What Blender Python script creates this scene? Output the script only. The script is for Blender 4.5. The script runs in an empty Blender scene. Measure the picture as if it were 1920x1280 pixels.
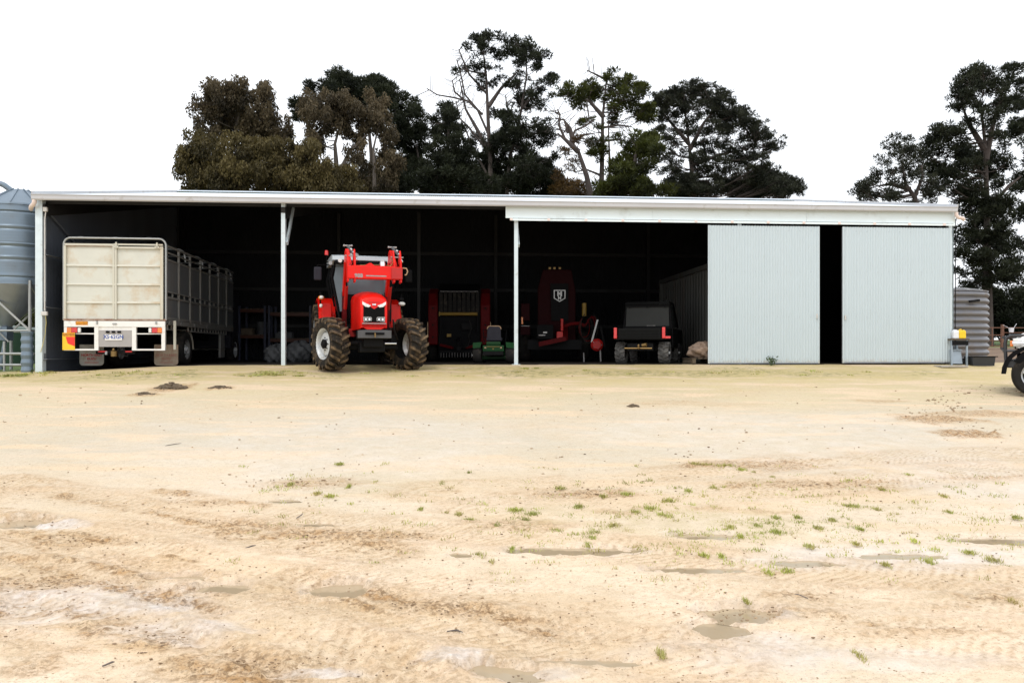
import bpy, math, random
import numpy as np
from mathutils import Vector, Matrix, Euler

# ------------------------------------------------------------------ camera, world, sun, exposure
sc = bpy.context.scene
F = 1500.0          # focal length in pixels of the 1920 wide photograph
EYE = 0.30          # eye height above the shed pad (the yard falls away towards the camera)
HZ = 660.0          # horizon row
cam_d = bpy.data.cameras.new('camera'); cam = bpy.data.objects.new('camera', cam_d)
sc.collection.objects.link(cam); sc.camera = cam
cam_d.sensor_width = 36; cam_d.lens = F/1920*36; cam_d.shift_y = 20/1920
cam_d.clip_start = 0.05; cam_d.clip_end = 3000
cam.location = (0, 0, EYE); cam.rotation_euler = (math.radians(90), 0, 0)

SUN_EL, SUN_AZ = math.radians(52), math.radians(200)   # high, behind the camera, through cloud
world = bpy.data.worlds.new('World'); sc.world = world; world.use_nodes = True
wn = world.node_tree; wn.nodes.clear()
wo = wn.nodes.new('ShaderNodeOutputWorld'); wb = wn.nodes.new('ShaderNodeBackground')
sky = wn.nodes.new('ShaderNodeTexSky'); sky.sky_type = 'NISHITA'; sky.sun_disc = False
sky.sun_elevation = SUN_EL; sky.sun_rotation = SUN_AZ; sky.air_density = 1.5; sky.dust_density = 6
mx = wn.nodes.new('ShaderNodeMixRGB'); mx.inputs[0].default_value = 0.9
mx.inputs[2].default_value = (15.4, 15.9, 16.6, 1)       # the even white cloud layer
wn.links.new(sky.outputs[0], mx.inputs[1]); wn.links.new(mx.outputs[0], wb.inputs[0])
wb.inputs[1].default_value = 0.10
wn.links.new(wb.outputs[0], wo.inputs[0])
sd = bpy.data.lights.new('sun', 'SUN'); sd.energy = 1.0; sd.angle = math.radians(14); sd.color = (1, .96, .9)
so = bpy.data.objects.new('sun', sd); sc.collection.objects.link(so)
so.rotation_euler = (math.radians(90)-SUN_EL, 0, math.radians(-20))
sc.view_settings.view_transform = 'Standard'; sc.view_settings.look = 'None'
sc.view_settings.exposure = 0.0; sc.view_settings.gamma = 1.0
try: sc.view_settings.use_curve_mapping = False
except Exception: pass
sc.render.engine = 'CYCLES'
sc.cycles.max_bounces = 5; sc.cycles.diffuse_bounces = 3; sc.cycles.glossy_bounces = 3
sc.cycles.transparent_max_bounces = 12; sc.cycles.caustics_reflective = False; sc.cycles.caustics_refractive = False

R = math.radians
rnd = random.Random(7)
rng = np.random.default_rng(11)
col = sc.collection

def P(px, py, Y):
    """the point seen at a pixel of the photograph, at distance Y"""
    return Vector(((px-960)/F*Y, Y, EYE-(py-HZ)/F*Y))

# ------------------------------------------------------------------ materials
def mat(name, c, rough=.6, metal=0., var=.12, scale=6., dirt=None, dirt_amt=.3, dirt_scale=3., bump=0., bscale=60., spec=.5, coat=0., streak=False):
    m = bpy.data.materials.new(name); m.use_nodes = True
    nt = m.node_tree; n = nt.nodes; l = nt.links; b = n['Principled BSDF']
    b.inputs['Roughness'].default_value = rough; b.inputs['Metallic'].default_value = metal
    b.inputs['Specular IOR Level'].default_value = spec
    if coat: b.inputs['Coat Weight'].default_value = coat; b.inputs['Coat Roughness'].default_value = .12
    tc = n.new('ShaderNodeTexCoord')
    nz = n.new('ShaderNodeTexNoise'); nz.inputs['Scale'].default_value = scale; nz.inputs['Detail'].default_value = 5
    src = tc.outputs['Object']
    if streak:
        mp = n.new('ShaderNodeMapping'); mp.inputs['Scale'].default_value = (1, 1, .12)
        l.new(src, mp.inputs[0]); src = mp.outputs[0]
    l.new(src, nz.inputs['Vector'])
    ramp = n.new('ShaderNodeMapRange'); ramp.inputs[1].default_value = .25; ramp.inputs[2].default_value = .75
    ramp.inputs[3].default_value = 1-var; ramp.inputs[4].default_value = 1+var
    l.new(nz.outputs['Fac'], ramp.inputs[0])
    mul = n.new('ShaderNodeVectorMath'); mul.operation = 'SCALE'; mul.inputs[0].default_value = c[:3]
    l.new(ramp.outputs[0], mul.inputs['Scale'])
    out = mul.outputs[0]
    if dirt:
        dz = n.new('ShaderNodeTexNoise'); dz.inputs['Scale'].default_value = dirt_scale; dz.inputs['Detail'].default_value = 8
        dz.inputs['Roughness'].default_value = .65
        l.new(src, dz.inputs['Vector'])
        dr = n.new('ShaderNodeMapRange'); dr.inputs[1].default_value = .62-dirt_amt*.35; dr.inputs[2].default_value = .80-dirt_amt*.25
        l.new(dz.outputs['Fac'], dr.inputs[0])
        mm = n.new('ShaderNodeMixRGB'); mm.inputs[2].default_value = (*dirt, 1)
        l.new(dr.outputs[0], mm.inputs[0]); l.new(out, mm.inputs[1]); out = mm.outputs[0]
        rr = n.new('ShaderNodeMapRange'); rr.inputs[3].default_value = rough; rr.inputs[4].default_value = max(rough, .85)
        l.new(dr.outputs[0], rr.inputs[0]); l.new(rr.outputs[0], b.inputs['Roughness'])
    l.new(out, b.inputs['Base Color'])
    if bump:
        bz = n.new('ShaderNodeTexNoise'); bz.inputs['Scale'].default_value = bscale; bz.inputs['Detail'].default_value = 4
        l.new(tc.outputs['Object'], bz.inputs['Vector'])
        bp = n.new('ShaderNodeBump'); bp.inputs['Strength'].default_value = bump; bp.inputs['Distance'].default_value = .01
        l.new(bz.outputs['Fac'], bp.inputs['Height']); l.new(bp.outputs[0], b.inputs['Normal'])
    return m

def glass_mat(name, tint, alpha=.5, rough=.05):
    m = bpy.data.materials.new(name); m.use_nodes = True
    nt = m.node_tree; n = nt.nodes; l = nt.links; b = n['Principled BSDF']
    b.inputs['Base Color'].default_value = (*tint, 1); b.inputs['Roughness'].default_value = rough
    tr = n.new('ShaderNodeBsdfTransparent'); tr.inputs[0].default_value = (.55, .6, .6, 1)
    mix = n.new('ShaderNodeMixShader'); mix.inputs[0].default_value = alpha
    l.new(tr.outputs[0], mix.inputs[1]); l.new(b.outputs[0], mix.inputs[2])
    l.new(mix.outputs[0], n['Material Output'].inputs[0])
    return m

MUD = (.20, .13, .075)
M = dict(
    zinc=mat('painted sheet pale blue grey', (.50, .575, .61), .42, .0, .012, 1.2),
    roof=mat('roof sheet', (.72, .78, .84), .4, .0, .04, 2),
    gutter=mat('gutter light grey', (.46, .46, .47), .45, .0, .06, 2, (.30, .27, .24), .15, 4),
    header=mat('header flashing', (.70, .78, .80), .38, .0, .03, 1.5, (.55, .60, .60), .15, 2),
    post=mat('post galvanised', (.60, .68, .71), .4, .15, .08, 5, (.35, .33, .30), .12, 4),
    inner=mat('inner sheet in shade tone', (.016, .017, .018), .7, .2, .15, 1.2, spec=.1),  # wall sheet darkened, the interior shade is put into its colour
    innerroof=mat('roof underside in shade tone', (.012, .012, .013), .9, .0, .2, 1.2, spec=.1),  # near-black colour carries the shade under the roof
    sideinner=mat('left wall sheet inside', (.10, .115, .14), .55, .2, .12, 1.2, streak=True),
    steel=mat('purlin steel', (.03, .03, .03), .6, .2, .2, 2, spec=.2),
    girt=mat('girt galvanised', (.26, .28, .31), .5, .5, .15, 2),
    pvc=mat('pvc pipe', (.72, .60, .55), .35, 0, .05),
    conduit=mat('conduit grey white', (.6, .58, .55), .4),
    cable=mat('cable', (.5, .42, .12), .5),
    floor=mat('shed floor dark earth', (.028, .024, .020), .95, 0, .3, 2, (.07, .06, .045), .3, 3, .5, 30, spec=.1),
    cont=mat('container grey', (.045, .048, .044), .7, .0, .15, 2, (.05, .04, .03), .3, 1.5, streak=True),
    cream=mat('aluminium cream', (.58, .56, .47), .45, .0, .07, 4, (.50, .40, .27), .28, 1.6, streak=True),
    crpanel=mat('crate panel cream', (.60, .60, .53), .5, .0, .06, 2.5, (.50, .38, .24), .32, 1.3),
    side=mat('crate side aluminium shade tone', (.12, .125, .13), .6, .1, .15, 2, (.13, .12, .11), .3, 2, streak=True),  # crate side and its rails: shed shade put into the darker colour
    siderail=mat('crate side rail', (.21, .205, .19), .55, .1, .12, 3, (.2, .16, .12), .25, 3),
    rustrail=mat('rusty rail', (.35, .26, .20), .8, 0, .3, 9, (.22, .10, .06), .5, 6),
    white=mat('white painted steel', (.80, .79, .76), .4, 0, .05, 4, (.55, .50, .43), .18, 4),
    galvtube=mat('galvanised tube', (.36, .37, .36), .4, .5, .1, 6),
    greypl=mat('grey plate', (.36, .34, .33), .5, 0, .06, 6),
    black=mat('black plastic', (.0035, .0035, .004), .65, 0, .15, spec=.10),
    blackm=mat('black steel', (.006, .006, .0065), .6, 0, .2, 5, spec=.12),
    rubber=mat('rubber', (.014, .013, .012), .85, 0, .2, 8, (.05, .04, .03), .3, 5, .3, 40, spec=.2),
    mudrub=mat('muddy rubber', (.016, .014, .012), .85, 0, .3, 9, (.09, .065, .04), .45, 5, .5, 50, spec=.2),
    lug=mat('muddy tyre lugs', (.030, .024, .019), .8, 0, .5, 6, (.22, .15, .085), .55, 4, .6, 50, spec=.25),
    rim=mat('rim silver', (.55, .57, .58), .4, .2, .06, 5, (.30, .26, .20), .25, 5),
    red=mat('tractor red', (.70, .008, .003), .42, 0, .06, 4, (.36, .05, .02), .10, 7, coat=.12, spec=.22),
    redd=mat('tractor red dusty', (.42, .008, .006), .5, 0, .1, 6, (.20, .06, .04), .25, 4),
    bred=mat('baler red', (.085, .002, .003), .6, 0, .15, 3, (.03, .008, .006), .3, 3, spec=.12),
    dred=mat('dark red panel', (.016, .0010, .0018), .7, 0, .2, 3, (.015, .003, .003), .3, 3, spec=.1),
    bluegrey=mat('cab roof grey', (.42, .47, .50), .4, 0, .04),
    chrome=mat('chrome', (.7, .7, .7), .15, .95, .02),
    lampw=mat('lamp clear', (.75, .75, .72), .12, 0, .2, 20, coat=.6),
    lampg=mat('lamp housing', (.28, .28, .27), .25, .4, .2, 20),
    orange=mat('orange lens', (.75, .20, .02), .25, 0, .1, coat=.5),
    redlens=mat('red lens', (.60, .015, .012), .2, 0, .15, 20, coat=.6),
    sred=mat('sign red', (.85, .03, .02), .5), syel=mat('sign yellow', (.88, .55, .02), .5), sor=mat('sign orange', (.85, .33, .01), .5),
    flap=mat('mud flap', (.38, .36, .31), .7, 0, .15, 6, (.26, .20, .13), .4, 5),
    flapm=mat('mud flap dirty', (.40, .33, .24), .75, 0, .15, 5, (.30, .18, .12), .6, 4),
    ink=mat('dark print', (.03, .03, .03), .6), redink=mat('red print', (.38, .03, .03), .6), inkfade=mat('faded print', (.50, .52, .53), .6),
    blueink=mat('blue print', (.05, .10, .35), .5), flapink=mat('faded red print', (.36, .17, .12), .7),
    yellow=mat('yellow paint', (.20, .12, .012), .55, 0, .15, 4), brass=mat('brass', (.22, .14, .05), .4, .6),
    green=mat('mower green', (.003, .038, .008), .5, 0, .1, spec=.2), seat=mat('seat vinyl', (.022, .022, .03), .7, spec=.2), tan=mat('tan trim', (.38, .25, .14), .6),
    utv=mat('utv body dark', (.005, .0052, .0052), .65, 0, .15, 4, spec=.12), utvwin=mat('utv rear screen', (.020, .021, .019), .5, 0, .12, 3, spec=.2), utvtyre=mat('utv tyre dusty', (.07, .068, .065), .8, 0, .3, 8, (.15, .14, .13), .5, 8),
    hess=mat('hessian', (.25, .18, .135), .95, 0, .25, 9, (.20, .14, .10), .4, 6, .6, 60),
    bag=mat('bulk bag plastic', (.07, .073, .077), .7, 0, .2, 5),
    rack=mat('rack orange', (.06, .013, .003), .5, 0, .15), rackb=mat('rack upright', (.03, .035, .06), .5), wood=mat('old timber', (.10, .075, .05), .85, 0, .3, 8),
    silo=mat('silo galvanised', (.165, .215, .265), .38, .45, .10, 1.4, (.20, .24, .28), .3, 1.2),
    cone=mat('hopper steel', (.26, .29, .33), .33, .6, .14, 2),
    sticker=mat('pale sticker', (.62, .61, .64), .6), tank=mat('tank zincalume', (.17, .17, .185), .42, .45, .1, 1.5, (.2, .17, .15), .25, 2),
    canw=mat('white jerrycan', (.75, .76, .80), .4), cany=mat('yellow jerrycan', (.85, .55, .01), .4),
    sheet=mat('leaning sheet blue grey', (.30, .36, .42), .45, .1, .08), darkpl=mat('black trough', (.02, .022, .026), .5),
    bullbar=mat('bull bar satin black', (.03, .032, .036), .35, .2), carw=mat('car white', (.82, .82, .82), .25, 0, .02, coat=.7),
    alloy=mat('alloy wheel', (.40, .41, .42), .3, .7, .1), rust=mat('gate rust', (.17, .085, .055), .85, 0, .25, 9),
    fpost=mat('fence post timber', (.22, .20, .17), .9, 0, .25, 7), darkgreen=mat('poly tank green', (.025, .06, .035), .5, 0, .1, 1.5),
    bark=mat('pine bark', (.065, .052, .046), .95, 0, .35, 3, (.05, .04, .035), .4, 4, .5, 20),
    gumbark=mat('gum bark', (.13, .11, .095), .9, 0, .3, 3, (.10, .08, .065), .4, 4),
    twig=mat('dead twig', (.12, .10, .09), .95, 0, .2), claym=mat('mud clod', (.13, .095, .06), .95, 0, .35, 12, (.07, .05, .035), .4, 8, .6, 40),
    stone=mat('clod and stone', (.34, .235, .14), .95, 0, .55, 5, (.10, .065, .04), .5, 3),
    weed=mat('weed leaves', (.06, .10, .035), .7, 0, .3, 9), slab=mat('concrete strip', (.40, .37, .33), .9, 0, .1, 3, (.32, .27, .2), .3, 2),
)
M['glass'] = glass_mat('cab glass', (.02, .025, .03), .5)
M['wind'] = glass_mat('windscreen', (.13, .17, .19), .8, .12)

def splash(m, c, top):
    # mud thrown up on the lowest part of the sheet
    nt = m.node_tree; n = nt.nodes; l = nt.links; b = n['Principled BSDF']; src = b.inputs['Base Color'].links[0].from_socket
    tc = n.new('ShaderNodeTexCoord'); sp = n.new('ShaderNodeSeparateXYZ'); l.new(tc.outputs['Object'], sp.inputs[0])
    nz = n.new('ShaderNodeTexNoise'); nz.inputs['Scale'].default_value = 9; nz.inputs['Detail'].default_value = 8; nz.inputs['Roughness'].default_value = .75; l.new(tc.outputs['Object'], nz.inputs['Vector'])
    ad = n.new('ShaderNodeMath'); ad.operation = 'MULTIPLY_ADD'; ad.inputs[1].default_value = top*3; l.new(nz.outputs['Fac'], ad.inputs[0]); l.new(sp.outputs[2], ad.inputs[2])
    mr = n.new('ShaderNodeMapRange'); mr.inputs[1].default_value = top*2.2; mr.inputs[2].default_value = top*1.2; mr.inputs[3].default_value = 0; mr.inputs[4].default_value = .7; l.new(ad.outputs[0], mr.inputs[0])
    mm = n.new('ShaderNodeMixRGB'); mm.inputs[2].default_value = (*c, 1); l.new(mr.outputs[0], mm.inputs[0]); l.new(src, mm.inputs[1]); l.new(mm.outputs[0], b.inputs['Base Color'])
splash(M['zinc'], (.42, .36, .27), .16)

# ------------------------------------------------------------------ mesh builder
class MB:
    def __init__(s): s.v = []; s.f = []
    def add(s, vs, fs):
        o = len(s.v); s.v += [tuple(v) for v in vs]; s.f += [tuple(i+o for i in f) for f in fs]; return s
    def box(s, c, d, rot=None):
        x, y, z = d[0]/2, d[1]/2, d[2]/2
        vs = [Vector(p) for p in ((-x,-y,-z),(x,-y,-z),(x,y,-z),(-x,y,-z),(-x,-y,z),(x,-y,z),(x,y,z),(-x,y,z))]
        if rot is not None:
            r = rot if isinstance(rot, Matrix) else Euler(rot).to_matrix(); vs = [r @ v for v in vs]
        c = Vector(c)
        return s.add([v+c for v in vs], [(0,3,2,1),(4,5,6,7),(0,1,5,4),(1,2,6,5),(2,3,7,6),(3,0,4,7)])
    def bar(s, a, b, w, h, up=(0,0,1)):
        a = Vector(a); b = Vector(b); d = (b-a); L = d.length; d.normalize(); u = Vector(up)
        if abs(d.dot(u)) > .98: u = Vector((0,1,0))
        x = d.cross(u).normalized(); z = x.cross(d).normalized()
        r = Matrix((x, d, z)).transposed()
        return s.box((a+b)/2, (w, L, h), r)
    def tube(s, pts, r, n=8, caps=True):
        pts = [Vector(p) for p in pts]; k = len(pts)
        rs = r if isinstance(r, (list, tuple)) else [r]*k
        o = len(s.v); prev = None
        for i, p in enumerate(pts):
            if i == 0: d = pts[1]-p
            elif i == k-1: d = p-pts[i-1]
            else: d = (pts[i+1]-p).normalized()+(p-pts[i-1]).normalized()
            d.normalize()
            if prev is None:
                prev = Vector((0,0,1)) if abs(d.z) < .9 else Vector((1,0,0))
            x = d.cross(prev)
            if x.length < 1e-5: x = d.orthogonal()
            x.normalize(); y = x.cross(d).normalized(); prev = y
            for j in range(n):
                a = 2*math.pi*j/n
                s.v.append(tuple(p + (x*math.cos(a)+y*math.sin(a))*rs[i]))
        for i in range(k-1):
            for j in range(n):
                a = o+i*n+j; b = o+i*n+(j+1)%n
                s.f.append((a, b, b+n, a+n))
        if caps:
            s.f.append(tuple(o+j for j in range(n))[::-1]); s.f.append(tuple(o+(k-1)*n+j for j in range(n)))
        return s
    def lathe(s, prof, n=24, mtx=None, a0=0, a1=2*math.pi):
        """prof: (radius, along z)"""
        full = abs(a1-a0-2*math.pi) < 1e-6; m = n if full else n+1
        o = len(s.v); mtx = mtx or Matrix()
        for j in range(m):
            a = a0+(a1-a0)*j/n
            for (r, z) in prof: s.v.append(tuple(mtx @ Vector((r*math.cos(a), r*math.sin(a), z))))
        k = len(prof)
        for j in range(n):
            jj = (j+1) % m
            for i in range(k-1):
                s.f.append((o+j*k+i, o+jj*k+i, o+jj*k+i+1, o+j*k+i+1))
        return s
    def prism(s, poly, a, b, axis='y'):
        """poly in the two other axes, extruded from a to b along axis"""
        def q(p, t):
            return {'x': (t, p[0], p[1]), 'y': (p[0], t, p[1]), 'z': (p[0], p[1], t)}[axis]
        n = len(poly)
        return s.add([q(p, a) for p in poly]+[q(p, b) for p in poly],
                     [tuple(range(n)), tuple(range(2*n-1, n-1, -1))]+[(i, n+i, n+(i+1) % n, (i+1) % n) for i in range(n)])
    def loft(s, secs, closed=True, caps=True):
        o = len(s.v); n = len(secs[0])
        for sec in secs: s.v += [tuple(p) for p in sec]
        for i in range(len(secs)-1):
            for j in range(n if closed else n-1):
                a = o+i*n+j; b = o+i*n+(j+1) % n
                s.f.append((a, b, b+n, a+n))
        if caps:
            s.f.append(tuple(o+j for j in range(n))[::-1]); s.f.append(tuple(o+(len(secs)-1)*n+j for j in range(n)))
        return s
    def lump(s, c, r, jit=.2, n=7, m=5):
        c = Vector(c); r = Vector(r) if hasattr(r, '__len__') else Vector((r, r, r)); o = len(s.v)
        s.v.append((c.x, c.y, c.z-r.z))
        for i in range(1, m):
            th = math.pi*i/m
            for j in range(n):
                a = 2*math.pi*j/n; k = 1+rnd.uniform(-jit, jit)
                s.v.append((c.x+r.x*math.sin(th)*math.cos(a)*k, c.y+r.y*math.sin(th)*math.sin(a)*k, c.z-r.z*math.cos(th)*k))
        s.v.append((c.x, c.y, c.z+r.z)); top = len(s.v)-1
        for j in range(n): s.f.append((o, o+1+(j+1) % n, o+1+j))
        for i in range(m-2):
            for j in range(n):
                a = o+1+i*n+j; b = o+1+i*n+(j+1) % n; s.f.append((a, b, b+n, a+n))
        for j in range(n): s.f.append((top-n+j, top-n+(j+1) % n, top))
        return s
    def xf(s, mtx, start=0):
        for i in range(start, len(s.v)): s.v[i] = tuple(mtx @ Vector(s.v[i]))
        return s
    def build(s, name, m, parent=None, smooth=False, bevel=0, **props):
        me = bpy.data.meshes.new(name); me.from_pydata(s.v, [], s.f); me.validate(); me.update()
        import bmesh
        bm = bmesh.new(); bm.from_mesh(me); bmesh.ops.recalc_face_normals(bm, faces=bm.faces); bm.to_mesh(me); bm.free()
        me.materials.append(M[m] if isinstance(m, str) else m)
        o = bpy.data.objects.new(name, me); col.objects.link(o)
        if parent is not None: o.parent = parent
        if smooth:
            me.polygons.foreach_set('use_smooth', [True]*len(me.polygons))
            if smooth != 'all':
                try: me.set_sharp_from_angle(angle=R(40))
                except Exception: pass
        if bevel:
            b = o.modifiers.new('bevel', 'BEVEL'); b.width = bevel; b.segments = 2; b.limit_method = 'ANGLE'; b.angle_limit = R(40)
        for k, v in props.items(): o[k] = v
        return o

def box(name, m, c, d, parent=None, rot=None, bevel=0, **p): return MB().box(c, d, rot).build(name, m, parent, bevel=bevel, **p)
def empty(name, loc, rz=0, parent=None, **p):
    o = bpy.data.objects.new(name, None); col.objects.link(o); o.location = loc; o.rotation_euler = (0, 0, rz)
    o.empty_display_size = .2
    if parent is not None: o.parent = parent
    for k, v in p.items(): o[k] = v
    return o
def copy_tree(o, parent=None, label=None):
    c = o.copy(); col.objects.link(c)
    if parent is not None: c.parent = parent
    for ch in list(o.children): copy_tree(ch, c)
    if label: c['label'] = label
    return c
def arc(cx, cy, r, a0, a1, n):
    return [(cx+r*math.cos(R(a0+(a1-a0)*i/n)), cy+r*math.sin(R(a0+(a1-a0)*i/n))) for i in range(n+1)]
def text(s, size, m, parent, loc, name='lettering', rz=0, extrude=.002, sx=1., bold=0.):
    """upright lettering that faces -y"""
    cu = bpy.data.curves.new(name, 'FONT'); cu.body = s; cu.size = size; cu.extrude = extrude; cu.align_x = 'CENTER'; cu.align_y = 'CENTER'
    cu.offset = bold; cu.resolution_u = 2
    t = bpy.data.objects.new(name, cu); col.objects.link(t)
    me = bpy.data.meshes.new_from_object(t.evaluated_get(bpy.context.evaluated_depsgraph_get()))
    bpy.data.objects.remove(t); bpy.data.curves.remove(cu)
    me.materials.clear(); me.materials.append(M[m]); me.name = name
    o = bpy.data.objects.new(name, me); col.objects.link(o); o.parent = parent
    o.location = loc; o.rotation_euler = (R(90), 0, rz); o.scale = (sx, 1, 1)
    return o

# ------------------------------------------------------------------ terrain
S0 = Vector((-11.86, 20.10, 0)); YAW = R(4.2); CU, SU = math.cos(YAW), math.sin(YAW)
def shed_pt(t, d, z=0.): return Vector((S0.x+CU*t-SU*d, S0.y+SU*t+CU*d, z))
def t_px(px, d):
    k = (px-960)/F      # X = k*Y
    return (k*(S0.y+CU*d)-S0.x+SU*d)/(CU-k*SU)
_s = np.array([-400,-60,-32,-22,-15,-10.9,-5.9,-2.6,-1.1,-.35,.0,10.6,14,24,80,200,900])
_z = np.array([-1.9,-1.7,-1.45,-1.32,-1.12,-.87,-.50,-.27,-.15,-.06,-.02,0,.18,.66,1.9,3.6,6])
_ft = np.arange(-60, 60, .05); _fz = np.interp(_ft, _s, _z); _k = np.hanning(21); _k /= _k.sum()
_fz2 = np.convolve(np.pad(_fz, 10, 'edge'), _k, 'valid')
def base_h(x, y):
    x = np.asarray(x, float); y = np.asarray(y, float)
    s = -(x-S0.x)*SU+(y-S0.y)*CU; t = (x-S0.x)*CU+(y-S0.y)*SU
    z = np.where(np.abs(s) < 59, np.interp(s, _ft, _fz2), np.interp(s, _s, _z))
    w = np.exp(-np.clip(t, 0, None)**2/6.0)*np.exp(-np.clip(-s, 0, None)**2/12)*np.exp(-np.clip(s-2, 0, None)**2/20)
    return z-.17*w
_tab = rng.random((256, 256))
def vnoise(x, y, seed=0):
    x = x+seed*17.3; y = y+seed*9.7
    xi = np.floor(x).astype(int); yi = np.floor(y).astype(int); fx = x-xi; fy = y-yi
    fx = fx*fx*(3-2*fx); fy = fy*fy*(3-2*fy)
    a = _tab[xi % 256, yi % 256]; b = _tab[(xi+1) % 256, yi % 256]; c = _tab[xi % 256, (yi+1) % 256]; d = _tab[(xi+1) % 256, (yi+1) % 256]
    return (a*(1-fx)+b*fx)*(1-fy)+(c*(1-fx)+d*fx)*fy
def fbm(x, y, o=4, seed=0):
    s = 0; a = .5; t = 0
    for i in range(o): s = s+a*vnoise(x*2**i, y*2**i, seed+i); t += a; a *= .5
    return s/t
def gpt(px, py):
    """where the sight line of a pixel meets the yard"""
    Y = 1.2; k = (px-960)/F; m = (py-HZ)/F; st = .02
    while Y < 80:
        if EYE-m*Y < float(base_h(k*Y, Y)): return Vector((k*Y, Y, float(base_h(k*Y, Y))))
        Y += st
    return Vector((k*Y, Y, float(base_h(k*Y, Y))))
def gh(x, y): return float(base_h(x, y))
# puddles: photo x, y, half width, half height in pixels
PUD = [(40,978,50,11,'small grey puddle at the left edge of the yard'),(335,1077,48,7,'slim puddle left of the mud coloured one'),(412,1099,44,10,'mud coloured puddle second from the left'),
       (640,1097,58,13,'muddy puddle in the middle of the left half'),(595,982,34,4,'thin puddle far out on the left half'),(862,1039,22,4,'tiny puddle near the middle of the yard'),
       (1080,1033,112,8,'long thin puddle at the centre of the yard'),(1320,1003,62,7,'shallow puddle behind the grass tufts'),(1312,1068,84,6,'long narrow puddle right of centre'),
       (1392,1145,66,17,'broad brown puddle in the right foreground'),(1352,1176,44,18,'round shallow puddle touching the broad one'),(925,1253,70,14,'muddy puddle at the bottom centre'),
       (1098,1236,90,7,'thin winding puddle in the near foreground'),(1868,1012,75,7,'thin puddle at the right edge of the yard'),(1510,1054,65,7,'pale shallow puddle among the weeds'),
       (985,1272,44,9,'small puddle cut off at the bottom edge'),(535,937,26,4,'faint puddle in front of the tractor'),(1690,1040,70,6,'pale puddle beside the right tufts')]
WET_GLARE = [(110,985,70,9,.9),(150,1130,260,45,.75),(860,1232,75,16,1),(1000,1262,90,14,.8),(600,1262,90,10,.9),(1470,1155,30,8,1),(1650,1045,300,28,.55),(1400,1225,190,45,.55),(1700,1240,200,30,.5),(330,1185,160,30,.6),(1500,830,500,60,.25),(600,850,500,70,.25),(1830,900,200,60,.35)]  # damp ground with sky glare, the glare painted as a pale colour
BROWN = [(110,1015,110,12,.45),(400,942,90,6,.4),(270,1205,80,25,.35),(500,1240,150,22,.25),(820,1138,120,16,.4),(1400,872,130,9,.5),(1540,908,140,8,.45),(1760,787,80,10,1.),(1815,815,60,9,1.2),(1850,776,110,6,.7),
         (320,727,45,8,1.),(410,728,28,4,.9),(270,740,34,4,.8),(580,905,120,12,.5),(1000,985,120,12,.4),(1430,1150,160,14,.4),(1700,1190,180,10,.35),(660,1005,160,12,.55),(40,1225,80,25,.3),(1080,925,160,10,.4),(1490,1118,90,8,.5),(1300,757,160,5,.25),(1640,752,60,4,.5),(90,1090,120,14,.6),(1850,1125,60,10,.5),(60,1250,60,25,.6)]
GREEN = [(505,700,55,7,1.),(560,703,120,9,.5),(985,700,90,9,.6),(1180,698,160,9,.55),(1420,700,260,12,.55),(250,705,180,14,.45),(20,704,40,6,.8),(108,694,18,4,1.2),(1150,975,260,30,.35),(1420,985,160,28,.4),(740,905,200,30,.18),(1640,950,120,12,.25),(900,690,200,6,.4),(1700,700,120,10,.3)]
def geo_mask(X, Y, lst):
    """patches of the yard: each is an ellipse round the spot of ground it covers"""
    out = np.zeros_like(X)
    for e in lst:
        c = gpt(e[0], e[1]); a = gpt(e[0]+e[2], e[1]); b1 = gpt(e[0], e[1]-e[3]); b2 = gpt(e[0], e[1]+e[3])
        rx = abs(a.x-c.x); ry = abs(b1.y-b2.y)/2; cy = (b1.y+b2.y)/2
        sel = (np.abs(X-c.x) < rx*1.8) & (np.abs(Y-cy) < ry*1.8)
        d = np.sqrt(((X[sel]-c.x)/rx)**2+((Y[sel]-cy)/ry)**2)
        d = d+(fbm(X[sel]*2.5/max(rx, .3), Y[sel]*2.5/max(ry, .15), 4, 3)-.5)*1.0
        out[sel] = np.maximum(out[sel], e[4]*np.clip((1.15-d)/.55, 0, 1))
    return out
# wheel tracks pressed into the wet ground (photo pixels -> ground points)
TRK = [([(0,1005),(300,1060),(560,1120),(800,1180)],.09,.018),([(0,1050),(230,1095),(430,1165),(640,1235),(720,1279)],.09,.022),([(130,930),(460,985),(700,1000),(860,1010)],.10,.014),([(0,1190),(120,1225),(240,1279)],.08,.022),([(560,905),(780,935),(980,950)],.10,.010),([(640,1100),(900,1150),(1100,1190)],.10,.020),([(0,1110),(260,1160),(420,1215),(560,1279)],.07,.016),([(1100,1140),(1400,1110),(1700,1100),(1919,1110)],.08,.010),([(1250,900),(1500,880),(1750,870)],.08,.010),([(1180,1190),(1500,1165),(1919,1180)],.08,.012),([(0,960),(200,975),(420,1010)],.08,.014),([(0,985),(220,1030),(480,1090),(760,1150),(1000,1190),(1300,1230)],.30,.024),([(0,1075),(250,1125),(520,1200),(700,1278)],.34,.030),([(0,1145),(200,1185),(330,1235),(430,1279)],.30,.026),([(0,905),(240,955),(520,1010),(700,1035)],.28,.016),([(0,1030),(300,1085),(560,1140)],.2,.014),
       ([(0,930),(300,940),(620,985),(1000,1010),(1400,1060),(1919,1095)],.30,.012),([(820,925),(1150,905),(1480,868),(1900,850)],.36,.012),([(900,960),(1250,935),(1600,905),(1919,880)],.36,.012),
       ([(1919,1130),(1600,1120),(1250,1090),(900,1105),(600,1090)],.28,.010),([(1000,800),(1300,745),(1500,720)],.3,.002),([(0,800),(400,770),(760,712)],.3,.002),([(1919,1210),(1500,1180),(1200,1160),(1000,1200),(800,1279)],.3,.012)]
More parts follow.
